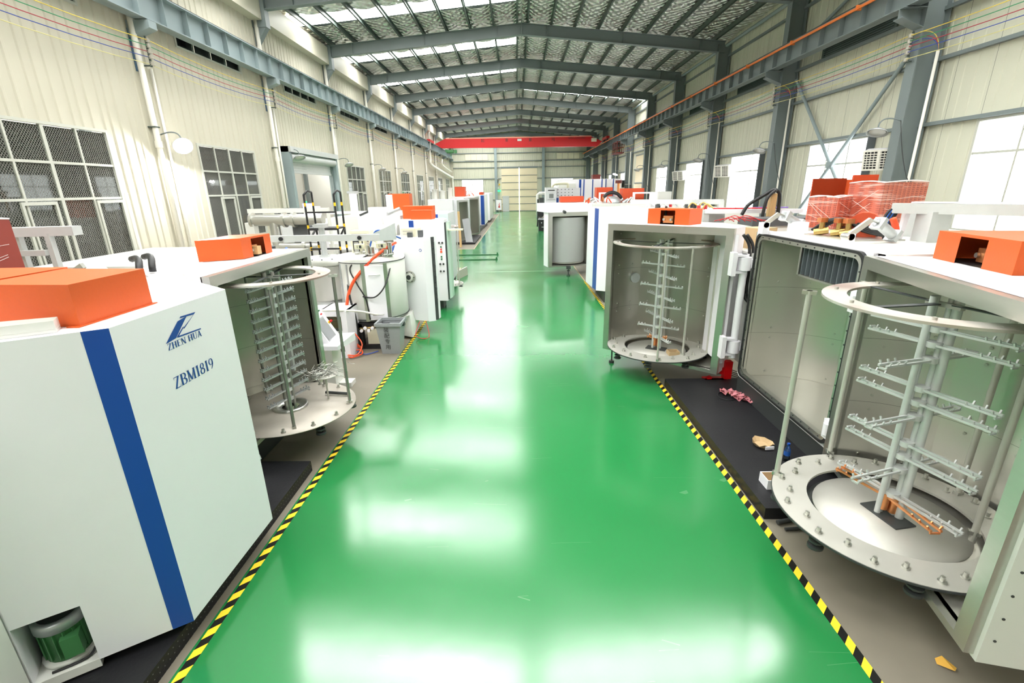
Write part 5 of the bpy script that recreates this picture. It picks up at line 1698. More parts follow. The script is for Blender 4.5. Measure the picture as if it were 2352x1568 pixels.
# ------------------------------------------------------------------ left: development machine with faceted door and white valve
SM = thing('vacuum_coater', 'white coater with porthole door, hoses and fat white valve on a black stand', 'machine', (-2.9, 9.6, 0))
st = MB()
for x in (-3.1, -2.62):
    for y in (8.8, 10.2):
        st.box(x - .06, x + .06, y - .06, y + .06, 0, .5)
st.box(-3.16, -2.5, 8.74, 10.3, .42, .52).box(-3.16, -2.5, 8.72, 8.78, 0, .08).box(-3.16, -2.5, 8.8, 10.2, .0, .06)
st.build('stand', 'black', SM)
MB().box(-2.95, -2.62, 8.735, 8.76, .1, .4).build('stand_panel', 'beige', SM)
MB().hexa([(-2.5, 9.4, .08), (-2.5, 10.2, .08), (-2.2, 10.2, .05), (-2.2, 9.3, .05)], [(-2.5, 8.85, .5), (-2.5, 10.2, .5), (-2.3, 10.2, .5), (-2.25, 9.4, .5)]).build('side_guard', 'white2', SM)
cb = MB().lathe((-2.95, 9.45, .52), [(.001, 0), (.62, 0), (.66, .04), (.66, 1.2), (.62, 1.24), (.001, 1.24)], 28).build('chamber_body', 'white2', SM)
hp = MB(Matrix.Translation((-2.72, 8.83, 0)) @ Matrix.Rotation(R(17), 4, 'Z')).box(-.17, .17, -.06, .0, .58, 1.62)
hp.build('side_port_cover', 'white', cb)
fl_ = MB(Matrix.Translation((-2.72, 8.83, 0)) @ Matrix.Rotation(R(17), 4, 'Z')).box(-.24, -.17, -.03, .05, .55, 1.66).box(.17, .24, -.03, .05, .55, 1.66)
fl_.build('port_flange', 'steel_bright', cb)
for z in (.68, 1.45):
    MB(Matrix.Translation((-2.72, 8.83, 0)) @ Matrix.Rotation(R(17), 4, 'Z')).tube([(-.1, -.06, z), (-.1, -.09, z), (.1, -.09, z), (.1, -.06, z)], .008, 6).build('port_handle', 'steel_bright', cb)
dp = [(-2.585, 9.93), (-1.93, 9.72), (-1.78, 9.78), (-1.72, 10.05), (-2.4, 10.5), (-2.62, 10.4)]
dr = MB().prism(dp, .28, 2.03).build('door', 'white', SM)
MB().prism([(-1.93, 9.725), (-1.925, 9.71), (-1.78, 9.77), (-1.715, 10.05), (-1.73, 10.06), (-1.79, 9.79)], .27, 2.05).build('door_edge', 'white', dr)
MB().prism([(-1.79, 9.775), (-1.76, 9.765), (-1.72, 9.82), (-1.75, 9.84)], .29, 2.04).build('door_gasket', 'dark', dr)
for k in range(6):
    z = .62 + .235 * k
    MB().tube([(-1.76, 9.79, z), (-1.72, 9.755, z + .02), (-1.715, 9.755, z + .14), (-1.75, 9.79, z + .16)], .01, 6).build('door_clamp', 'dark', dr)
dn = Vector((-.305, -.952, 0))
pc = Vector((-2.27, 9.825, 1.22))
MB().cyl(pc, pc + dn * .03, .125, 24).build('porthole_flange', 'steel_bright', dr)
MB().cyl(pc + dn * .03, pc + dn * .07, .085, 20).build('porthole_ring', 'white2', dr)
MB().cyl(pc + dn * .07, pc + dn * .08, .05, 16).build('porthole_glass', 'dark', dr)
pb = MB()
for k in range(6):
    q = pc + dn * .03 + Vector((.952 * math.cos(k * 1.047), -.305 * math.cos(k * 1.047), math.sin(k * 1.047))) * .105
    pb.cyl(q, q + dn * .02, .01, 6)
pb.build('porthole_bolts', 'dark', dr, kind='stuff')
for z in (.58, 1.42):
    c = Vector((-2.54, 9.9, z))
    MB().box(c.x - .09, c.x + .1, c.y - .05, c.y + .02, z - .12, z + .12, rz=R(-18)).build('hinge_plate', 'zinc', dr)
    MB().box(c.x + .0, c.x + .09, c.y - .09, c.y - .04, z - .1, z + .1, rz=R(-18)).build('hinge_block', 'alu', dr)
em_ = Vector((-2.0, 9.735, 1.78))
MB().cyl(em_, em_ + dn * .004, .03, 18).build('round_emblem', 'ink', dr)
MB().cyl(em_ + dn * .004, em_ + dn * .006, .019, 18).build('emblem_centre', 'white', dr)
bc = thing('control_unit', 'beige electronic control unit sitting on the porthole door', 'control unit', (-2.2, 10.1, 2.03))
MB().box(-2.42, -2.08, 9.98, 10.25, 2.03, 2.2, rz=R(-10)).build('unit_case', 'beige', bc)
for z in (2.07, 2.13):
    MB(Matrix.Translation((-2.25, 10.115, 0)) @ Matrix.Rotation(R(-10), 4, 'Z')).box(-.12, .1, -.14, -.132, z, z + .03).build('unit_display', 'porcelain', bc)
for k, (x, y) in enumerate(((-2.22, 9.88), (-2.0, 9.88))):
    tag(MB().box(x - .05, x + .05, y - .04, y + .04, 2.03, 2.13 + .04 * k).build('black_relay', 'slate'), 'small dark relay box on the porthole door, %s of two' % ('left' if k == 0 else 'right'), 'relay')
ins = thing('instrument_case', 'pale instrument case with black display strip behind the porthole coater gauges', 'instrument', (-3.15, 9.7, 1.76))
MB().box(-3.36, -2.98, 9.6, 9.9, 1.76, 2.2).build('case_body', 'beige', ins)
MB().box(-3.33, -3.02, 9.585, 9.6, 2.08, 2.14).build('display_strip', 'black_ink', ins)
MB().box(-3.32, -3.2, 9.58, 9.6, 1.8, 2.04).box(-3.14, -3.0, 9.58, 9.6, 1.84, 2.0).build('dark_panel', 'black', ins)
MB().box(-3.3, -3.24, 9.57, 9.58, 1.86, 1.92).build('green_label', 'green_steel', ins)
# white valve
vx, vy = -3.78, 9.25
va = thing('gate_valve', 'fat white pump valve with elbow flange beside the porthole coater', 'valve', (vx, vy, 0))
MB().lathe((vx, vy, .92), [(.001, 0), (.34, 0), (.36, .02), (.39, .68), (.44, .68), (.44, .8), (.4, .82), (.001, .82)], 30).build('valve_body', 'white2', va)
MB().cyl((vx, vy, 1.28), (-3.5, 9.35, 1.28), .27, 24).build('valve_neck', 'white2', va)
MB().cyl((-3.47, 9.35, 1.28), (-3.42, 9.36, 1.28), .34, 26).build('neck_flange', 'zinc', va)
MB().cyl((-3.41, 9.36, 1.28), (-3.36, 9.37, 1.28), .33, 26).build('neck_flange', 'white2', va)
MB().cyl((vx, vy, 1.74), (vx, vy, 2.35), .055, 16).build('actuator_cylinder', 'alu', va)
MB().box(vx - .1, vx + .1, vy - .1, vy + .1, 2.3, 2.37).box(vx - .08, vx + .08, vy - .08, vy + .08, 1.74, 1.78).build('actuator_head', 'alu', va)
MB().lathe((vx, vy, .58), [(.32, 0), (.32, .34)], 24).build('valve_skirt', 'zinc', va)
for a in (.4, 2.0, 3.6, 5.2):
    MB().box(vx + .3 * math.cos(a) - .025, vx + .3 * math.cos(a) + .025, vy + .3 * math.sin(a) - .025, vy + .3 * math.sin(a) + .025, 0, .94).build('valve_leg', 'zinc', va)
cc = thing('cover_plate', 'blank white plate leaning under the fat white valve', 'plate', (-3.7, 8.85, .6))
MB().hexa([(-3.95, 8.75, .55), (-3.5, 8.75, .55), (-3.5, 8.78, .55), (-3.95, 8.78, .55)], [(-3.92, 8.9, .85), (-3.47, 8.9, .85), (-3.47, 8.93, .85), (-3.92, 8.93, .85)]).build('plate_sheet', 'white', cc)
MB().box(-3.75, -3.7, 8.8, 8.85, 0, .58).build('plate_post', 'zinc', cc)
MB().cyl((-3.8, 8.95, .42), (-3.8, 8.95, .56), .12, 12).build('pump_base', 'dark', cc)
MB().cyl((-3.42, 9.36, 1.28), (-3.41, 9.362, 1.28), .345, 26).build('neck_gasket', 'black', va)
MB().ring(vx, vy, .43, .446, 1.6, 1.606, 36).build('lid_groove', 'dark', va)
vb_ = MB()
for k in range(14):
    a = 2 * math.pi * k / 14
    vb_.cyl((vx + .41 * math.cos(a), vy + .41 * math.sin(a), 1.72), (vx + .41 * math.cos(a), vy + .41 * math.sin(a), 1.745), .014, 6)
vb_.build('lid_bolts', 'dark', va, kind='stuff')
MB().ring(-2.95, 9.45, .655, .672, .56, .575, 40).build('chamber_seam', 'dark', SM)
MB().ring(-2.95, 9.45, .655, .672, 1.66, 1.672, 40).build('chamber_seam', 'dark', SM)
for a in (3.6, 3.95, 4.25, 5.4):
    MB().cyl((-2.95 + .66 * math.cos(a), 9.45 + .66 * math.sin(a), .6), (-2.95 + .66 * math.cos(a), 9.45 + .66 * math.sin(a), 1.64), .02, 6).build('cooling_pipe', 'alu', SM)
# gauges and gear on the chamber top
rr = random.Random(5)
for k in range(8):
    x, y = -3.2 + .11 * k + rr.uniform(-.03, .03), 9.05 + rr.uniform(-.1, .5)
    MB().cyl((x, y, 1.76), (x, y, 1.9 + rr.uniform(0, .12)), .03 + rr.uniform(0, .015), 10).lathe((x, y, 1.76), [(.001, .03), (.07, .03), (.07, .05), (.001, .05)], 12).build('vacuum_gauge', 'steel_bright', SM)
for x, y in ((-2.98, 8.95), (-2.6, 9.05)):
    g_ = MB().box(x - .09, x + .09, y - .06, y + .06, 1.92, 2.01, rz=R(10)).build('gauge_head', 'beige', SM)
    MB().box(x - .06, x - .02, y - .066, y - .055, 1.94, 1.99, rz=0).box(x + .01, x + .05, y - .066, y - .055, 1.94, 1.99).build('gauge_socket', 'dark', g_)
MB().tube(spline([(-2.95, 9.3, 1.8), (-2.95, 9.2, 2.05), (-2.8, 9.1, 2.12), (-2.65, 9.1, 2.0), (-2.65, 9.2, 1.85)], 6), .04, 8).build('bellows', 'beige', SM)
MB().tube(spline([(-3.0, 9.6, 1.85), (-2.8, 9.5, 2.2), (-2.5, 9.5, 2.12), (-2.35, 9.6, 2.04)], 6), .018, 6).build('signal_cable', 'hose_blue', SM)
hs = [('hose_orange', .03, [(-2.45, 9.55, 1.96), (-2.5, 9.1, 1.92), (-2.75, 8.85, 1.72), (-3.12, 8.72, 1.3), (-3.28, 8.68, .8), (-3.25, 8.6, .3), (-3.05, 8.6, .05)], 'thick orange hose looping down from the porthole coater', 'hose'),
      ('hose_blue', .022, [(-2.5, 9.6, 1.9), (-2.52, 9.25, 1.6), (-2.5, 9.2, 1.0), (-2.5, 9.05, .5), (-2.52, 8.76, .25)], 'blue hose hanging down in front of the porthole coater', 'hose'),
      ('black', .014, [(-2.85, 9.0, 1.8), (-3.15, 8.8, 1.6), (-3.05, 8.75, 1.3), (-2.9, 8.72, 1.0), (-2.85, 8.7, .6)], 'black cable draped over the coater side port, left', 'cable'),
      ('black', .014, [(-2.45, 9.3, 1.8), (-2.5, 8.8, 1.3), (-2.7, 8.7, 1.05), (-2.95, 8.72, 1.05)], 'black cable draped over the coater side port, right', 'cable'),
      ('black', .02, [(-3.3, 9.0, 1.3), (-3.2, 8.7, 1.1), (-3.12, 8.68, .6), (-3.1, 8.65, .1)], 'black cable bundle hanging beside the black stand', 'cable'),
      ('hose_orange', .012, [(-3.25, 8.3, .02), (-3.1, 8.15, .03), (-2.95, 8.3, .05), (-3.05, 8.5, .06), (-3.25, 8.4, .05), (-3.2, 8.22, .06), (-3.0, 8.2, .07), (-2.98, 8.45, .2), (-3.15, 8.55, .4)], 'loose orange cable coil on the floor by the black stand', 'cable'),
      ('wire_b', .01, [(-3.1, 8.5, .03), (-2.9, 8.35, .02), (-2.7, 8.5, .03)], 'thin blue hose on the floor behind the waste bin', 'hose'),
      ('hose_red', .008, [(-2.1, 9.6, .3), (-2.15, 9.35, .08), (-1.98, 9.3, .02), (-1.9, 9.5, .02), (-2.0, 9.75, .28)], 'red wires dangling under the porthole door', 'wire'),
      ('pvc', .02, [(-3.9, 8.0, .95), (-3.4, 8.0, .97), (-3.0, 8.4, .85), (-2.7, 8.7, .7)], 'pale bent pipe passing above the wrapped cabinet', 'pipe')]
for mm, rad, pts, lb, ct_ in hs:
    tag(MB().tube(spline(pts, 8), rad, 8).build('hose' if ct_ == 'hose' else ct_, mm), lb, ct_)
rg_ = thing('gas_regulator', 'cluster of brass gas regulators with dials in front of the black stand', 'regulator', (-2.85, 8.6, .45))
for k in range(4):
    c = Vector((-3.0 + .07 * k, 8.58, .42 + .05 * (k % 2)))
    MB().cyl(c, c + Vector((0, -.03, 0)), .03, 12).build('dial', 'white', rg_)
    MB().cyl(c + Vector((0, .0, 0)), c + Vector((0, .03, 0)), .033, 12).build('dial_case', 'brass', rg_)
MB().tube([(-3.05, 8.63, .45), (-2.75, 8.63, .47)], .012, 6).build('manifold', 'brass', rg_)
# cable trunk bridging over the left machines
ct2 = thing('cable_tray', 'long grey cable tray bridging the gap over the fat white valve', 'cable tray', (-3.3, 8.6, 2.1))
MB().beam((-4.5, 8.5, 2.17), (-2.45, 8.5, 2.17), .08, .11).build('tray_channel', 'zinc', ct2)
MB().hexa([(-2.6, 8.47, 2.1), (-2.6, 8.53, 2.1), (-2.36, 9.3, 2.05), (-2.36, 9.24, 2.05)], [(-2.6, 8.47, 2.22), (-2.6, 8.53, 2.22), (-2.36, 9.3, 2.36), (-2.36, 9.24, 2.36)]).build('tray_end', 'zinc', ct2)
for x in (-4.2, -2.8):
    MB().cyl((x, 8.43, 2.17), (x, 8.46, 2.17), .035, 12).build('cable_gland', 'black', ct2)
MB().beam((-4.45, 8.5, 0), (-4.45, 8.5, 2.12), .05, .05).build('tray_post', 'zinc', ct2)
# step ladder with hazard bands
ld_ = thing('platform_ladder', 'black steel platform ladder with yellow bands standing among the left machines', 'ladder', (-4.1, 10.4, 0))
for x in (-4.4, -3.78):
    for y, top in ((10.1, 2.9), (10.5, 2.95)):
        l_ = MB().cyl((x, y, 0), (x, y, top), .022, 8).build('ladder_post', 'black', ld_)
        for k in range(6):
            MB().cyl((x, y, .42 + k * .45), (x, y, .49 + k * .45), .0235, 8).build('yellow_band', 'yellow', l_)
for z in (.6, 1.0, 1.4, 1.8, 2.2, 2.55):
    MB().box(-4.4, -3.78, 10.06, 10.12, z - .015, z + .015).build('rung', 'black', ld_)
MB().box(-4.4, -3.78, 10.08, 10.55, 2.2, 2.23).build('platform', 'black', ld_)
for x in (-4.4, -3.78):
    MB().tube([(x, 10.1, 2.9), (x, 10.3, 2.98), (x, 10.5, 2.95)], .02, 8).build('hand_rail', 'black', ld_)
    MB().beam((x, 10.1, 2.0), (x, 10.5, 2.2), .03, .03).build('ladder_brace', 'black', ld_)
tag(MB().beam((-3.7, 8.9, 0), (-3.95, 8.85, .8), .08, .05).box(-3.99, -3.6, 8.8, 8.9, 0, .03).build('black_strut', 'black') , 'black steel strut leaning behind the operator console', 'strut')
og = thing('orange_frame', 'low orange steel frame behind the fat white valve', 'frame', (-3.9, 11.0, 0))
for p, q in (((-4.7, 11.0, .55), (-3.2, 11.0, .55)), ((-3.55, 11.0, 0), (-3.55, 11.0, 1.05)), ((-3.55, 11.0, .9), (-3.2, 11.0, .6)), ((-4.6, 11.0, 0), (-4.6, 11.0, .6))):
    MB().beam(p, q, .09, .09).build('frame_bar', 'orange', og)

# ------------------------------------------------------------------ left: big white machine behind, pipes
BM = thing('vacuum_coater', 'large white coater with tapered hood and fluted side behind the ladder', 'machine', (-3.9, 12.6, 0))
MB().box(-4.6, -2.95, 12.2, 14.4, .3, 2.35).build('main_body', 'white2', BM)
MB().hexa([(-5.3, 12.4, 1.6), (-4.6, 12.2, 1.6), (-4.6, 14, 1.6), (-5.3, 14, 1.6)], [(-4.95, 12.4, 2.3), (-4.6, 12.2, 2.35), (-4.6, 14, 2.35), (-4.95, 14, 2.3)]).build('tapered_hood', 'white2', BM)
MB().box(-5.4, -4.55, 12.0, 13.6, .3, 1.7).build('side_tank', 'white2', BM)
for k in range(6):
    MB().cyl((-4.5, 11.95, .75 + k * .16), (-3.6, 11.95, .75 + k * .16), .085, 10).build('fluted_coil', 'zinc', BM)
MB().box(-4.52, -3.5, 11.9, 12.2, .1, .7).build('lower_cabinet', 'white2', BM)
MB().cyl((-3.4, 12.1, 1.95), (-3.0, 12.1, 1.95), .2, 18).build('top_drum', 'white2', BM)
MB().box(-4.0, -3.4, 12.1, 12.18, 1.2, 2.3).build('access_panel', 'white', BM)
MB().box(-4.9, -3.0, 12.6, 12.75, 2.4, 2.46).build('top_rail', 'white', BM)
MB().cyl((-3.5, 13.4, 2.35), (-3.5, 13.4, 2.85), .09, 14).build('stack_pipe', 'white', BM)
MB().cyl((-4.35, 13.0, 2.35), (-4.35, 13.0, 2.95), .1, 14).build('stack_pipe', 'white', BM)
MB().box(-4.47, -4.23, 12.9, 13.1, 2.9, 2.96).build('stack_cap', 'alu', BM)
PM = thing('pump_pipework', 'polished steel vacuum pipework with clamped flanges by the left wall', 'pipework', (-5.6, 11.3, 0))
MB().cyl((-6.2, 11.2, 2.35), (-4.5, 11.2, 2.35), .13, 20).build('header_pipe', 'steel_bright', PM)
for x in (-5.4, -5.18, -6.15):
    MB().cyl((x - .03, 11.2, 2.35), (x + .03, 11.2, 2.35), .17, 20).build('pipe_flange', 'steel_bright', PM)
MB().cyl((-5.65, 11.2, .9), (-5.65, 11.2, 2.3), .12, 18).build('riser_pipe', 'steel_bright', PM)
for z in (1.95, 1.6):
    MB().cyl((-5.65, 11.2, z - .025), (-5.65, 11.2, z + .025), .17, 18).build('pipe_flange', 'steel_bright', PM)
MB().cyl((-5.5, 11.0, 1.75), (-4.6, 11.0, 1.75), .1, 18).build('branch_pipe', 'steel_bright', PM)
MB().cyl((-4.95, 11.0, 1.75), (-4.88, 11.0, 1.75), .16, 18).build('pipe_flange', 'steel_bright', PM)
MB().box(-6.3, -6.1, 11.1, 11.3, 0, 2.3).box(-6.3, -4.4, 11.3, 11.4, 2.5, 2.6).box(-4.45, -4.4, 11.3, 11.4, 0, 2.5).build('pipe_frame', 'white2', PM)
MB().box(-5.3, -4.95, 11.3, 11.6, 1.75, 2.3).build('pump_housing', 'slate', PM)
MB().box(-4.95, -4.6, 11.3, 11.6, 1.6, 2.15).build('controller_box', 'white', PM)
rp = thing('roots_pump', 'steel and black roots pump behind the grey cable tray at left', 'pump', (-5.0, 9.5, 0))
MB().cyl((-5.3, 9.5, 1.62), (-4.5, 9.5, 1.62), .22, 16).box(-5.3, -4.4, 9.3, 9.7, 1.2, 1.5).build('pump_body', 'alu', rp)
MB().cyl((-5.0, 9.3, 1.85), (-5.0, 9.3, 1.95), .22, 18).build('pump_cap', 'dark', rp)
MB().box(-5.3, -4.4, 9.3, 9.7, 0, 1.2).build('pump_stand', 'white2', rp)
MB().tube(spline([(-4.6, 9.4, 1.9), (-4.4, 9.3, 1.7), (-4.35, 9.3, 1.3)], 6), .03, 8).build('pump_hose', 'hose_blue', rp)
an = thing('instrument_rack', 'dark instrument boxes with blue and green indicator lights near the shutter', 'instrument', (-6.6, 14.5, 2.0))
MB().box(-7.2, -6.3, 14.2, 15, 0, 2.3).build('rack_case', 'alu', an)
for k in range(6):
    MB().box(-7.15 + .14 * k, -7.03 + .14 * k, 14.25, 14.4, 2.3, 2.42 + .05 * (k % 3)).build('instrument_box', 'dark', an)
MB().box(-6.3, -6.05, 14.3, 14.4, 2.55, 2.64).build('indicator', 'led_blue', an)
MB().box(-6.25, -6.2, 14.3, 14.4, 2.66, 2.7).build('indicator', 'led_green', an)
MB().box(-6.3, -5.9, 14.3, 14.6, 2.2, 2.55).build('rack_side', 'white', an)

# ------------------------------------------------------------------ left: faceted machine with buttons
CM = thing('vacuum_coating_machine', 'white machine with faceted door, push buttons and orange covers, left of the aisle', 'machine', (-2.4, 12.6, 0))
cp = [(-2.9, 11.83), (-2.06, 11.735), (-1.78, 11.69), (-1.76, 12.1), (-1.9, 12.47), (-2.9, 12.48)]
cd = MB().prism(cp, .265, 2.27).build('door_shell', 'white', CM)
MB().box(-2.85, -1.95, 11.95, 12.4, 0, .27).build('plinth', 'dark', CM)
MB().prism([(-2.66, 11.8), (-2.54, 11.786), (-2.54, 11.79), (-2.66, 11.804)], 2.08, 2.25).build('blue_stripe', 'blue', cd)
MB().prism([(-1.775, 11.70), (-1.745, 11.72), (-1.74, 12.05), (-1.765, 12.05)], .3, 2.2).build('door_gasket', 'dark', cd)
MB().prism([(-1.755, 11.73), (-1.70, 11.95), (-1.69, 12.25), (-1.75, 12.1)], .3, 2.2).build('door_edge', mat('pale_green_glass', (.62, .76, .68), .2), cd)
for z, mm in ((1.62, 'green_steel'), (1.56, 'redpaint'), (1.5, 'hose_orange'), (1.38, 'green_steel'), (1.32, 'green_steel')):
    c = Vector((-1.89, 11.708, z))
    MB().cyl(c, c + Vector((0, -.02, 0)), .02 if mm != 'hose_orange' else .028, 10).build('push_button', mm, cd)
for z in (1.72, 1.2, 1.02):
    for dx in (-.03, .05):
        c = Vector((-1.9 + dx, 11.708, z))
        MB().cyl(c, c + Vector((0, -.03, 0)), .025, 8).build('selector_switch', 'dark', cd)
MB().tube([(-2.2, 11.75, 1.3), (-2.2, 11.70, 1.28), (-2.18, 11.70, .93), (-2.18, 11.75, .91)], .012, 6).build('door_handle', 'steel_bright', cd)
MB().box(-1.72, -1.35, 11.8, 12.0, 2.0, 2.03).build('top_shelf', 'beige', cd)
cover_box(cd, [(-2.62, 11.9), (-2.1, 11.86), (-2.06, 12.12), (-2.6, 12.15)], 2.27, 2.49)
cover_box(cd, [(-2.88, 12.2), (-2.12, 12.2), (-2.1, 12.46), (-2.88, 12.46)], 2.27, 2.58)
carousel('half hidden workpiece carousel jutting out beside the machine with push buttons', (-2.1, 13.06, .45), .3, .56, 1.55, .4, .5, [(-20, .5, 0), (-80, .5, 0)], [(0, 0, .03)], [], solid=True, wheels=4, bolts=8)
cover_box(CM, [(-4.05, 15.4), (-3.4, 15.45), (-3.4, 15.9), (-4.05, 15.9)], 2.3, 2.86, name='sheet_cover')
MB().box(-4.3, -3.2, 15.2, 16.4, .0, 2.3).build('rear_cabinet', 'white2', CM)
lm2 = thing('cylinder_lever', 'white pneumatic cylinder lever beside the orange covers at left', 'lever', (-3.2, 12.2, 2.27))
MB().cyl((-3.28, 12.3, 2.4), (-2.96, 12.3, 2.52), .045, 12).build('pneumatic_cylinder', 'alu', lm2)
MB().box(-3.75, -3.3, 12.22, 12.55, 2.35, 2.56).build('valve_box', 'white', lm2)
MB().beam((-4.0, 12.3, 2.37), (-3.72, 12.3, 2.48), .04, .05).build('clamp_lever', 'dark', lm2)
bk = thing('vacuum_coating_machine', 'white machine with blue corner patch and emblem behind the push button machine', 'machine', (-2.4, 15.2, 0))
b2 = MB().prism([(-2.9, 14.15), (-2.3, 14.1), (-2.05, 14.3), (-2.05, 15.9), (-2.9, 16.1)], .25, 2.3).build('body_shell', 'white', bk)
MB().quad((-2.44, 14.105, 2.06), (-2.31, 14.097, 2.06), (-2.31, 14.097, 2.28), (-2.44, 14.105, 2.28)).build('blue_patch', 'blue', b2)
MB().prism([(-2.29, 14.10), (-2.045, 14.29), (-2.05, 14.3), (-2.30, 14.11)], .3, 2.28).build('corner_facet', mat('pale_blue_enamel', (.66, .74, .76), .35), b2)
MB().box(-2.8, -2.1, 14.4, 15.8, 0, .26).build('plinth', 'dark', bk)

# barrier rods on the green cross aisle
for yy, x1_, nm in ((22.3, -.9, 'farther'), (20.7, -.88, 'nearer')):
    r_ = thing('floor_rod', '%s of two long green rods lying across the green floor' % nm, 'rod', (-2.1, yy, 0))
    MB().cyl((-3.4, yy, .03), (x1_, yy, .03), .022, 8).build('rod', 'green_steel', r_)
    MB().cyl((x1_ - .06, yy, 0), (x1_ - .06, yy, .12), .035, 8).build('rod_end', 'green_steel', r_)
tag(MB().hexa([(-2.1, 16.1, 0), (-2.06, 16.12, 0), (-1.82, 17.0, 0), (-1.86, 17.0, 0)], [(-2.12, 16.1, .28), (-2.08, 16.12, .28), (-1.84, 17.0, .3), (-1.88, 17.0, .3)]).build('steel_plate', 'porcelain'), 'dark steel plate propped on the floor past the push button machine', 'plate')

# ------------------------------------------------------------------ far left row
tag(MB().hexa([(-3.12, 25.6, 0), (-3.0, 25.6, 0), (-3.0, 25.68, 0), (-3.12, 25.68, 0)], [(-3.2, 25.95, 1.85), (-3.08, 25.95, 1.85), (-3.08, 26.0, 1.85), (-3.2, 26.0, 1.85)]).build('wooden_plank', 'wood'), 'wooden plank leaning upright on the left past the green rods', 'plank')
tag(MB().hexa([(-2.95, 27.2, .1), (-2.55, 27.2, .1), (-2.55, 27.25, .1), (-2.95, 27.25, .1)], [(-3.15, 27.6, 1.35), (-2.75, 27.6, 1.4), (-2.75, 27.65, 1.4), (-3.15, 27.65, 1.35)]).build('leaning_board', 'screen'), 'grey board leaning against the far left open chamber', 'panel')
FM = thing('vacuum_coating_machine', 'far left white machine with two tall open chambers, beside the wooden plank', 'machine', (-3.4, 29, 0))
MB().box(-4.6, -2.4, 26.9, 31.5, 0, .1).build('base_platform', 'plate', FM)
MB().box(-4.9, -3.55, 26.8, 28.2, .2, 2.45).build('front_cabinet', 'white', FM)
MB().cyl((-3.75, 26.8, 1.75), (-3.75, 26.77, 1.75), .12, 16).build('porthole', 'dark', FM)
half_chamber(FM, (-3.35, 27.4), (-3.0, 29.4), .1, 2.4, 1.2, name='chamber', margin=.12, liner='steel', rivets=False, rows=2, segs=2)
half_chamber(FM, (-3.35, 31.0), (-2.6, 32.8), .1, 2.45, 1.2, name='chamber', margin=.12, liner='steel', rivets=False, rows=2, segs=2)
MB().box(-3.3, -3.0, 30.0, 30.9, .1, 2.4).build('hinge_column', 'white', FM)
FM2 = thing('vacuum_coating_machine', 'far left white machine with blue stripe, last in the row', 'machine', (-3.3, 38, 0))
MB().box(-4.6, -2.9, 33.3, 37.5, .25, 2.5).build('body_shell', 'white2', FM2)
MB().box(-4.4, -2.6, 38.2, 43.0, .25, 2.55).build('rear_body', 'white', FM2)
MB().box(-2.61, -2.59, 38.2, 38.7, .25, 2.5).build('blue_stripe', 'blue', FM2)
MB().box(-2.85, -2.6, 38.19, 38.21, .3, 2.5).build('blue_stripe', 'blue', FM2)
MB().box(-4.2, -2.7, 33.3, 43, 0, .25).build('plinth', 'dark', FM2)
MB().box(-4.4, -2.55, 45, 52, .2, 2.6).build('end_cabinet', 'white', FM2)
for y in (45.5, 47, 48.5, 50):
    MB().box(-2.55, -2.52, y, y + 1.2, .5, 2.4).build('cabinet_door', 'white2', FM2)
cover_box(FM2, [(-4.3, 34), (-3.6, 34), (-3.6, 35), (-4.3, 35)], 2.5, 3.15, m='orange_dark', name='sheet_cover')
cover_box(FM2, [(-2.95, 38.3), (-2.65, 38.3), (-2.65, 39.8), (-2.95, 39.8)], 2.55, 2.75, m='orange_dark', name='sheet_cover')
rr = random.Random(9)
for k in range(8):
    x, y = rr.uniform(-4.2, -3.1), rr.uniform(34.5, 37)
    MB().tube(spline([(x, y, 2.5), (x + rr.uniform(-.3, .3), y, 2.8 + rr.uniform(0, .15)), (x + rr.uniform(-.5, .5), y + .3, 2.5)], 5), .025, 5).build('coolant_hose', 'hose_orange' if k % 2 else 'copper', FM2)
for k, (x, y) in enumerate(((-5.0, 33), (-5.6, 33.5), (-4.9, 36))):
    tag(MB().cyl((x, y, 2.3), (x, y, 2.9 + .1 * k), .16, 14).cyl((x, y, 2.85 + .1 * k), (x, y, 2.9 + .1 * k), .2, 14).box(x - .3, x + .3, y - .3, y + .3, 0, 2.3).build('vacuum_valve', 'white2'), 'white upright valve behind the far left machines, %s' % ('nearest', 'leftmost', 'farthest')[k], 'valve')
fc = thing('extinguisher_cabinet', 'white fire extinguisher cabinet with red markings by the back gate', 'cabinet', (-2.5, 66.4, 0))
MB().box(-2.85, -2.15, 66.2, 66.6, .25, 1.55).build('cabinet_body', 'white', fc)
MB().box(-2.8, -2.75, 66.25, 66.55, 0, .25).box(-2.25, -2.2, 66.25, 66.55, 0, .25).build('cabinet_leg', 'dark', fc)
for p in ((-2.55, .55, .22, .2), (-2.5, .78, .12, .22), (-2.42, 1.05, .08, .12)):
    MB().box(p[0], p[0] + p[2], 66.19, 66.2, p[1], p[1] + p[3]).build('red_flame_mark', 'red_ink', fc)
ex = thing('exit_sign', 'glowing green exit sign on the back wall left of the gate', 'sign', (-2.4, 67, 2.7))
MB().box(-2.65, -2.2, 66.95, 67.05, 2.62, 2.82).build('sign_panel', 'led_green', ex)
tag(MB().box(-2.75, -2.45, 66.95, 67.05, 2.95, 3.25).box(-2.75, -2.55, 66.95, 67.05, 4.25, 4.4).build('wall_box', 'white2'), 'small white box on the back wall above the exit sign', 'box')
tag(MB().hexa([(-2.5, 67, 3.45), (-2.25, 67, 3.45), (-2.25, 67.02, 3.45), (-2.5, 67.02, 3.45)], [(-2.38, 67, 3.7), (-2.37, 67, 3.7), (-2.37, 67.02, 3.7), (-2.38, 67.02, 3.7)]).build('warning_sign', 'yellow'), 'yellow triangular warning sign on the back wall', 'sign')
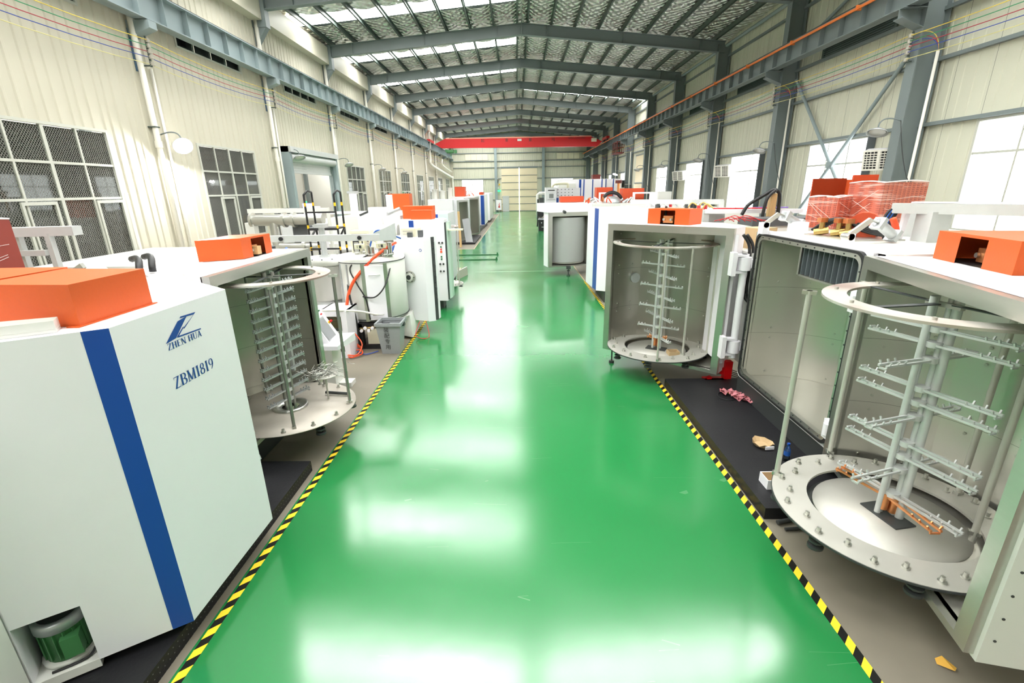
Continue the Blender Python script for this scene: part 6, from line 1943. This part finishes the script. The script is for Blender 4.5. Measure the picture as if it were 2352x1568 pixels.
tag(MB().box(-2.7, -2.5, 66.8, 67, 3.9, 4.1).cyl((-2.6, 66.9, 3.7), (-2.6, 66.9, 3.9), .05, 8).build('security_camera', 'dark'), 'dark security camera on the back wall left of the gate', 'camera')

# ------------------------------------------------------------------ right: blue stripe machine and what follows it
PM2 = thing('vacuum_coating_machine', 'white machine with tall blue stripe on its door, right of the aisle', 'machine', (3.2, 13.5, 0))
pp = [(2.0, 13.8), (2.065, 12.97), (2.10, 12.55), (2.32, 12.42), (3.2, 12.0), (3.2, 13.9)]
ps = MB().prism(pp, .3, 2.43).build('door_shell', 'white', PM2)
MB().quad((2.0635, 12.97, .3), (2.0985, 12.55, .3), (2.0985, 12.55, 2.43), (2.0635, 12.97, 2.43)).build('blue_stripe', 'blue', ps)
MB().box(2.3, 3.2, 12.4, 13.8, 0, .3).build('plinth', 'dark', PM2)
MB().box(3.2, 5.2, 10.5, 15.2, .2, 2.42).build('body_shell', 'white2', PM2)
MB().prism([(3.2, 10.5), (3.2, 12.0), (2.7, 11.4), (2.75, 10.8)], .3, 2.42).build('side_bulge', 'white', PM2)
PM3 = thing('vacuum_coating_machine', 'machine with grey mesh screened chamber jutting over the aisle on the right', 'machine', (2.0, 17.2, 0))
qm, qL, qs = half_chamber(PM3, (1.06, 16.5), (2.62, 16.93), .31, 2.16, 1.1, name='chamber', margin=.13, rows=1, segs=2, rivets=False)
MB(qm).ring(.05, .62, .68, .69, .45, 1.98, 40, math.pi, 2 * math.pi).build('mesh_screen', 'curtain', qs)
MB(qm).box(-.06, -.045, .0, .02, .45, 1.98).build('screen_seam', 'dark', qs)
for z in (.5, 1.9):
    MB(qm).box(-.075, -.03, -.02, .02, z - .05, z + .05).build('seam_clip', 'steel_bright', qs)
MB(qm).ring(.06, .62, .3, .66, .40, .44, 40).build('carousel_ring', 'steel_dull', qs)
MB(qm).box(-.84, .84, .02, 1.2, 2.16, 2.45).build('top_housing', 'white', qs)
MB(qm).cyl((-.25, -.1, 2.16), (-.25, .1, 2.2), .05, 8).build('top_latch', 'dark', qs)
lf = MB().cyl((1.77, 16.5, .0), (1.77, 16.5, .31), .015, 8).cyl((1.77, 16.5, .0), (1.77, 16.5, .04), .06, 10).cyl((1.77, 16.5, .17), (1.77, 16.5, .2), .05, 10).box(1.7, 1.84, 16.4, 16.6, .25, .34).build('levelling_foot', 'dark', PM3)
MB().box(2.6, 5.6, 16.3, 19.8, .2, 2.42).build('body_shell', 'white2', PM3)
covers = [([(1.55, 17.6), (2.4, 17.7), (2.4, 18.2), (1.55, 18.1)], 2.46, 2.66), ([(3.0, 18.6), (3.6, 18.6), (3.6, 19.1), (3.0, 19.1)], 2.43, 2.95), ([(3.75, 17.5), (4.5, 17.5), (4.5, 18.1), (3.75, 18.1)], 2.43, 2.9)]
for pz in covers:
    cover_box(PM3, pz[0], pz[1], pz[2], m='orange_dark', name='sheet_cover')
for x, y in ((3.35, 18.3), (4.35, 17.2)):
    MB().box(x - .3, x + .35, y - .15, y + .1, 2.72, 2.77).box(x - .3, x - .27, y - .15, y + .1, 2.43, 2.72).box(x + .28, x + .35, y - .15, y + .1, 2.43, 2.72).build('white_bracket', 'white', PM3)
rr = random.Random(21)
for k in range(16):
    x, y = rr.uniform(2.4, 4.2), rr.uniform(16.8, 18)
    mm = ('steel_bright', 'copper', 'hose_orange', 'white', 'black')[k % 5]
    MB().tube(spline([(x, y, 2.43), (x + rr.uniform(-.15, .15), y, 2.52 + rr.uniform(0, .1)), (x + rr.uniform(-.3, .3), y + .1, 2.45)], 5), .02, 6).build('fitting_hose', mm, PM3)
for k in range(5):
    x, y = rr.uniform(2.6, 4.0), rr.uniform(16.8, 17.8)
    MB().cyl((x, y, 2.43), (x + .2, y, 2.55), .045, 10).build('pneumatic_cylinder', 'alu', PM3)
MB().tube(bez((3.05, 17.5, 2.5), (3.1, 17.5, 2.85), (3.6, 17.5, 2.85), (3.7, 17.5, 2.55), 10), .06, 8).build('thick_hose', 'black', PM3)
MB().lathe((3.35, 17.4, 2.43), [(.32, 0), (.3, .12), (.2, .2), (.001, .22)], 18).build('dome', 'alu', PM3)
vb = thing('valve_cluster', 'heap of small valves and cables on the blue stripe machine', 'valves', (3.8, 12.5, 2.42))
for k in range(18):
    x, y = 3.0 + rr.uniform(0, 1.6), 11.2 + rr.uniform(0, 2)
    mm = ('steel_bright', 'black', 'white', 'dark', 'brass', 'hose_red')[k % 6]
    if k % 2:
        MB().cyl((x, y, 2.42), (x, y, 2.5 + rr.uniform(0, .08)), .04, 10).build('valve', mm, vb)
    else:
        MB().tube(spline([(x, y, 2.43), (x + .1, y, 2.55), (x + .25, y - .1, 2.44)], 5), .018, 6).build('cable', mm, vb)
MB().box(3.6, 3.75, 13.2, 13.4, 2.42, 2.8).build('upright_box', 'white', vb)
ct3 = thing('cable_tray', 'grey cable tray behind the blue stripe machine on the right', 'cable tray', (4.6, 12.8, 2.5))
MB().beam((3.1, 13.4, 2.56), (5.1, 12.2, 2.56), .1, .12).build('tray_channel', 'zinc', ct3)
MB().beam((5.05, 12.2, 2.4), (5.05, 12.2, 2.6), .12, .12).build('tray_end', 'zinc', ct3)
ct4 = thing('cable_tray', 'white cable tray carrying red hoses behind the far orange cover', 'cable tray', (4, 9, 2.4))
MB().beam((3.45, 9.0, 2.5), (5.0, 8.6, 2.5), .12, .07).build('tray_channel', 'white', ct4)
MB().beam((3.47, 9.0, 2.2), (3.47, 9.0, 2.52), .1, .1).build('tray_post', 'zinc', ct4)
MB().tube(spline([(3.6, 9.0, 2.545), (4.2, 8.85, 2.55), (4.6, 8.75, 2.56)], 5), .015, 6).build('red_hose', 'hose_red', ct4)
MB().tube(spline([(4.0, 8.9, 2.545), (4.4, 8.8, 2.56), (4.8, 8.7, 2.56)], 5), .012, 6).build('violet_hose', mat('violet_hose', lin(120, 90, 170), .4), ct4)
MB().box(3.55, 3.85, 9.05, 9.3, 2.28, 2.45).build('tray_motor', 'alu', ct4)
gc = thing('grey_cabinet', 'grey and white open sided equipment cabinet behind the cardboard box', 'cabinet', (4.3, 8.2, 0))
MB().box(3.85, 5.4, 8.0, 8.5, .1, 2.3).build('cabinet_body', 'white2', gc)
MB().box(3.86, 5.42, 7.98, 8.52, 2.3, 2.42).build('cabinet_top', 'slate', gc)
MB().box(3.87, 4.05, 7.985, 7.999, 1.7, 2.28).build('cabinet_opening', 'black', gc)
for k in range(5):
    MB().tube(spline([(3.92, 7.98, 1.8 + .09 * k), (3.98, 7.96, 1.85 + .09 * k), (4.03, 7.98, 1.8 + .09 * k)], 4), .008, 5).build('cable', 'alu', gc)
tag(MB().box(3.42, 3.75, 7.0, 7.3, 2.05, 2.35, rz=R(20)).build('cardboard_box', 'card'), 'plain cardboard box with printed lines beside the far hinge', 'box')
mb = MB()
for k in range(7):
    mb.tube(spline([(3.2 + .1 * k, 7.9 + .05 * k, 2.4), (3.4 + .06 * k, 7.9, 2.44 + .02 * (k % 3)), (3.5 + .09 * k, 7.85, 2.39)], 5), .007, 5)
o = tag(mb.build('wire_tangle', 'hose_red'), 'tangle of thin red wires behind the far orange cover', 'wires')
o['kind'] = 'stuff'
wp = thing('wooden_post', 'upright wooden post with black hose slung over its top', 'post', (4.45, 8.5, 0))
MB().box(4.4, 4.5, 8.55, 8.65, 0, 2.8).build('post', 'wood', wp)
MB().tube(spline([(3.95, 8.6, 2.45), (4.05, 8.6, 2.62), (4.3, 8.6, 2.78), (4.45, 8.6, 2.86), (4.56, 8.6, 2.78), (4.58, 8.6, 2.5), (4.58, 8.6, 2.2)], 6), .032, 8).build('black_hose', 'black', wp)
MB().tube(spline([(4.45, 8.53, 2.86), (4.3, 8.5, 2.7), (4.26, 8.5, 2.3)], 6), .028, 8).build('black_hose', 'black', wp)
MB().cyl((4.26, 8.5, 2.25), (4.26, 8.5, 2.38), .032, 8).build('hose_fitting', 'brass', wp)

# far right
KM = thing('control_cabinet', 'tall white control cabinet with screen and meters at far right of aisle', 'cabinet', (2.3, 34, 0))
kb = MB().box(1.95, 2.7, 33.8, 34.8, .9, 3.0).box(2.05, 2.7, 33.9, 34.8, .0, .9).build('cabinet_body', 'white', KM)
MB().box(2.12, 2.58, 33.78, 33.8, 2.78, 2.84).build('label_strip', 'black_ink', kb)
MB().box(2.2, 2.5, 33.77, 33.8, 2.3, 2.58).build('screen', 'screen', kb)
for k in range(6):
    MB().cyl((2.14 + .09 * k, 33.8, 2.2), (2.14 + .09 * k, 33.77, 2.2), .02, 8).build('push_button', 'dark', kb)
for k in range(5):
    MB().beam((2.1 + .1 * k, 33.78, 1.82), (2.16 + .1 * k, 33.76, 1.9), .02, .02).build('switch_lever', 'dark', kb)
k2 = MB().box(2.7, 4.4, 34.4, 35.2, .0, 2.95).build('meter_cabinet', 'white', KM)
for r_ in range(3):
    for c in range(5):
        MB().cyl((2.85 + .25 * c, 34.4, 2.85 - .2 * r_), (2.85 + .25 * c, 34.37, 2.85 - .2 * r_), .03, 8).build('meter', 'dark', k2)
MB().box(2.75, 2.9, 34.38, 34.4, 1.9, 2.3).build('blue_stripe', 'blue', k2)
pk = thing('vacuum_pump', 'black vacuum pump with white pipe frame at far right of the aisle', 'pump', (1.9, 35.2, 0))
MB().box(1.55, 2.22, 35.0, 36.0, .0, .8).build('pump_base', 'black', pk)
MB().hexa([(1.5, 35, .8), (2.1, 35, .8), (2.1, 36, .8), (1.5, 36, .8)], [(1.55, 35.2, .88), (2.1, 35.2, .88), (2.1, 36, .88), (1.55, 36, .88)]).build('pump_top', 'alu', pk)
MB().cyl((1.7, 35.3, 1.15), (1.7, 36.2, 1.15), .22, 14).build('motor', 'black', pk)
MB().tube(spline([(1.5, 35.5, 2.2), (1.5, 35.5, .9), (1.45, 35.3, .3)], 6), .05, 8).build('pump_hose', 'black', pk)
MB().tube([(1.5, 36, .8), (1.5, 36, 2.5), (1.65, 36, 2.6), (2.2, 36, 2.6)], .12, 10).build('pipe_frame', 'white2', pk)
MB().box(1.65, 1.95, 35.8, 36.2, 1.9, 2.3).box(1.7, 1.95, 35.7, 36.1, 1.4, 1.8).build('valve_unit', 'dark', pk)
fx = [(1.72, 1.78, .55), (1.98, 2.04, .52)]
for a, b_, z in fx:
    MB().box(a, b_, 34.99, 35.0, z, z + .06).build('gauge', 'white', pk)
MB().box(1.75, 2.0, 34.99, 35.0, .25, .3).build('name_plate', 'alu', pk)
WM = thing('coating_line', 'long row of tall white cabinets with blue stripes at far right', 'machine', (6, 42, 0))
xs = [3.4, 5.2, 5.55, 6.3, 7.05, 7.4, 8.0, 8.75]
for k in range(len(xs) - 1):
    c = MB().box(xs[k] + .01, xs[k + 1] - .01, 41.5 + .15 * (k % 2), 44, .2, 3.62).build('cabinet', 'white', WM)
    if k > 0:
        MB().box(xs[k] + .01, xs[k] + (.2 if k == 1 else .1), 41.49 + .15 * (k % 2), 41.5 + .15 * (k % 2), .3, 3.6).build('blue_stripe', 'blue', c)
MB().box(3.5, 4.9, 41.45, 41.5, 2.5, 3.3).build('window_opening', 'white2', WM)
font_mesh('emblem', '⟋', .3, 'black_ink', WM, Matrix.Translation((6.9, 41.45, 3.2)) @ Matrix.Rotation(R(90), 4, 'X')) if False else None
MB().tube(spline([(2.75, 38, 2.9), (2.75, 38, 3.1), (3.0, 38, 3.25), (3.8, 38, 3.27), (3.9, 38, 3.1), (3.9, 38, 2.6)], 6), .1, 10).build('duct_pipe', 'beige', WM)
MB().box(8.75, 9.1, 42, 43, 2.9, 3.5).build('actuator', 'black', WM)
MB().cyl((8.9, 42.3, 3.15), (9.7, 42.3, 3.15), .04, 8).build('actuator_rod', 'alu', WM)
MB().box(8.76, 9.05, 41.8, 43, .2, 2.9).build('side_rack', 'white2', WM)
tag(MB().box(6.4, 7.05, 42, 43, 3.62, 3.98).build('red_box', 'crane_d'), 'dark red box on top of the far white cabinets', 'box')
cl = thing('copper_stack', 'upright copper pipe with a cap among the far orange covers', 'pipe', (4.5, 24, 0))
MB().cyl((4.3, 21, 2.0), (4.3, 21, 3.1), .06, 10).build('stack', 'copper', cl)
MB().cyl((4.3, 21, 3.1), (4.3, 21, 3.22), .14, 10).build('stack_cap', 'crane_d', cl)
MB().box(3.2, 5.6, 20.4, 24.5, 0, 2.35).build('base_cabinet', 'white2', cl)
MB().box(5.6, 6.1, 19.5, 20.2, 0, 2.75).build('side_column', 'white2', cl)
# annex machine seen through the nearest left window
ax = thing('annex_cabinet', 'white cabinet with broad blue band seen through the nearest left window', 'cabinet', (-12.5, 11, 0))
MB().box(-13.2, -12.2, 7, 15, 0, 2.6).build('cabinet_body', 'white2', ax)
MB().box(-12.2, -12.19, 7, 15, 1.75, 2.15).build('blue_band', 'blue', ax)
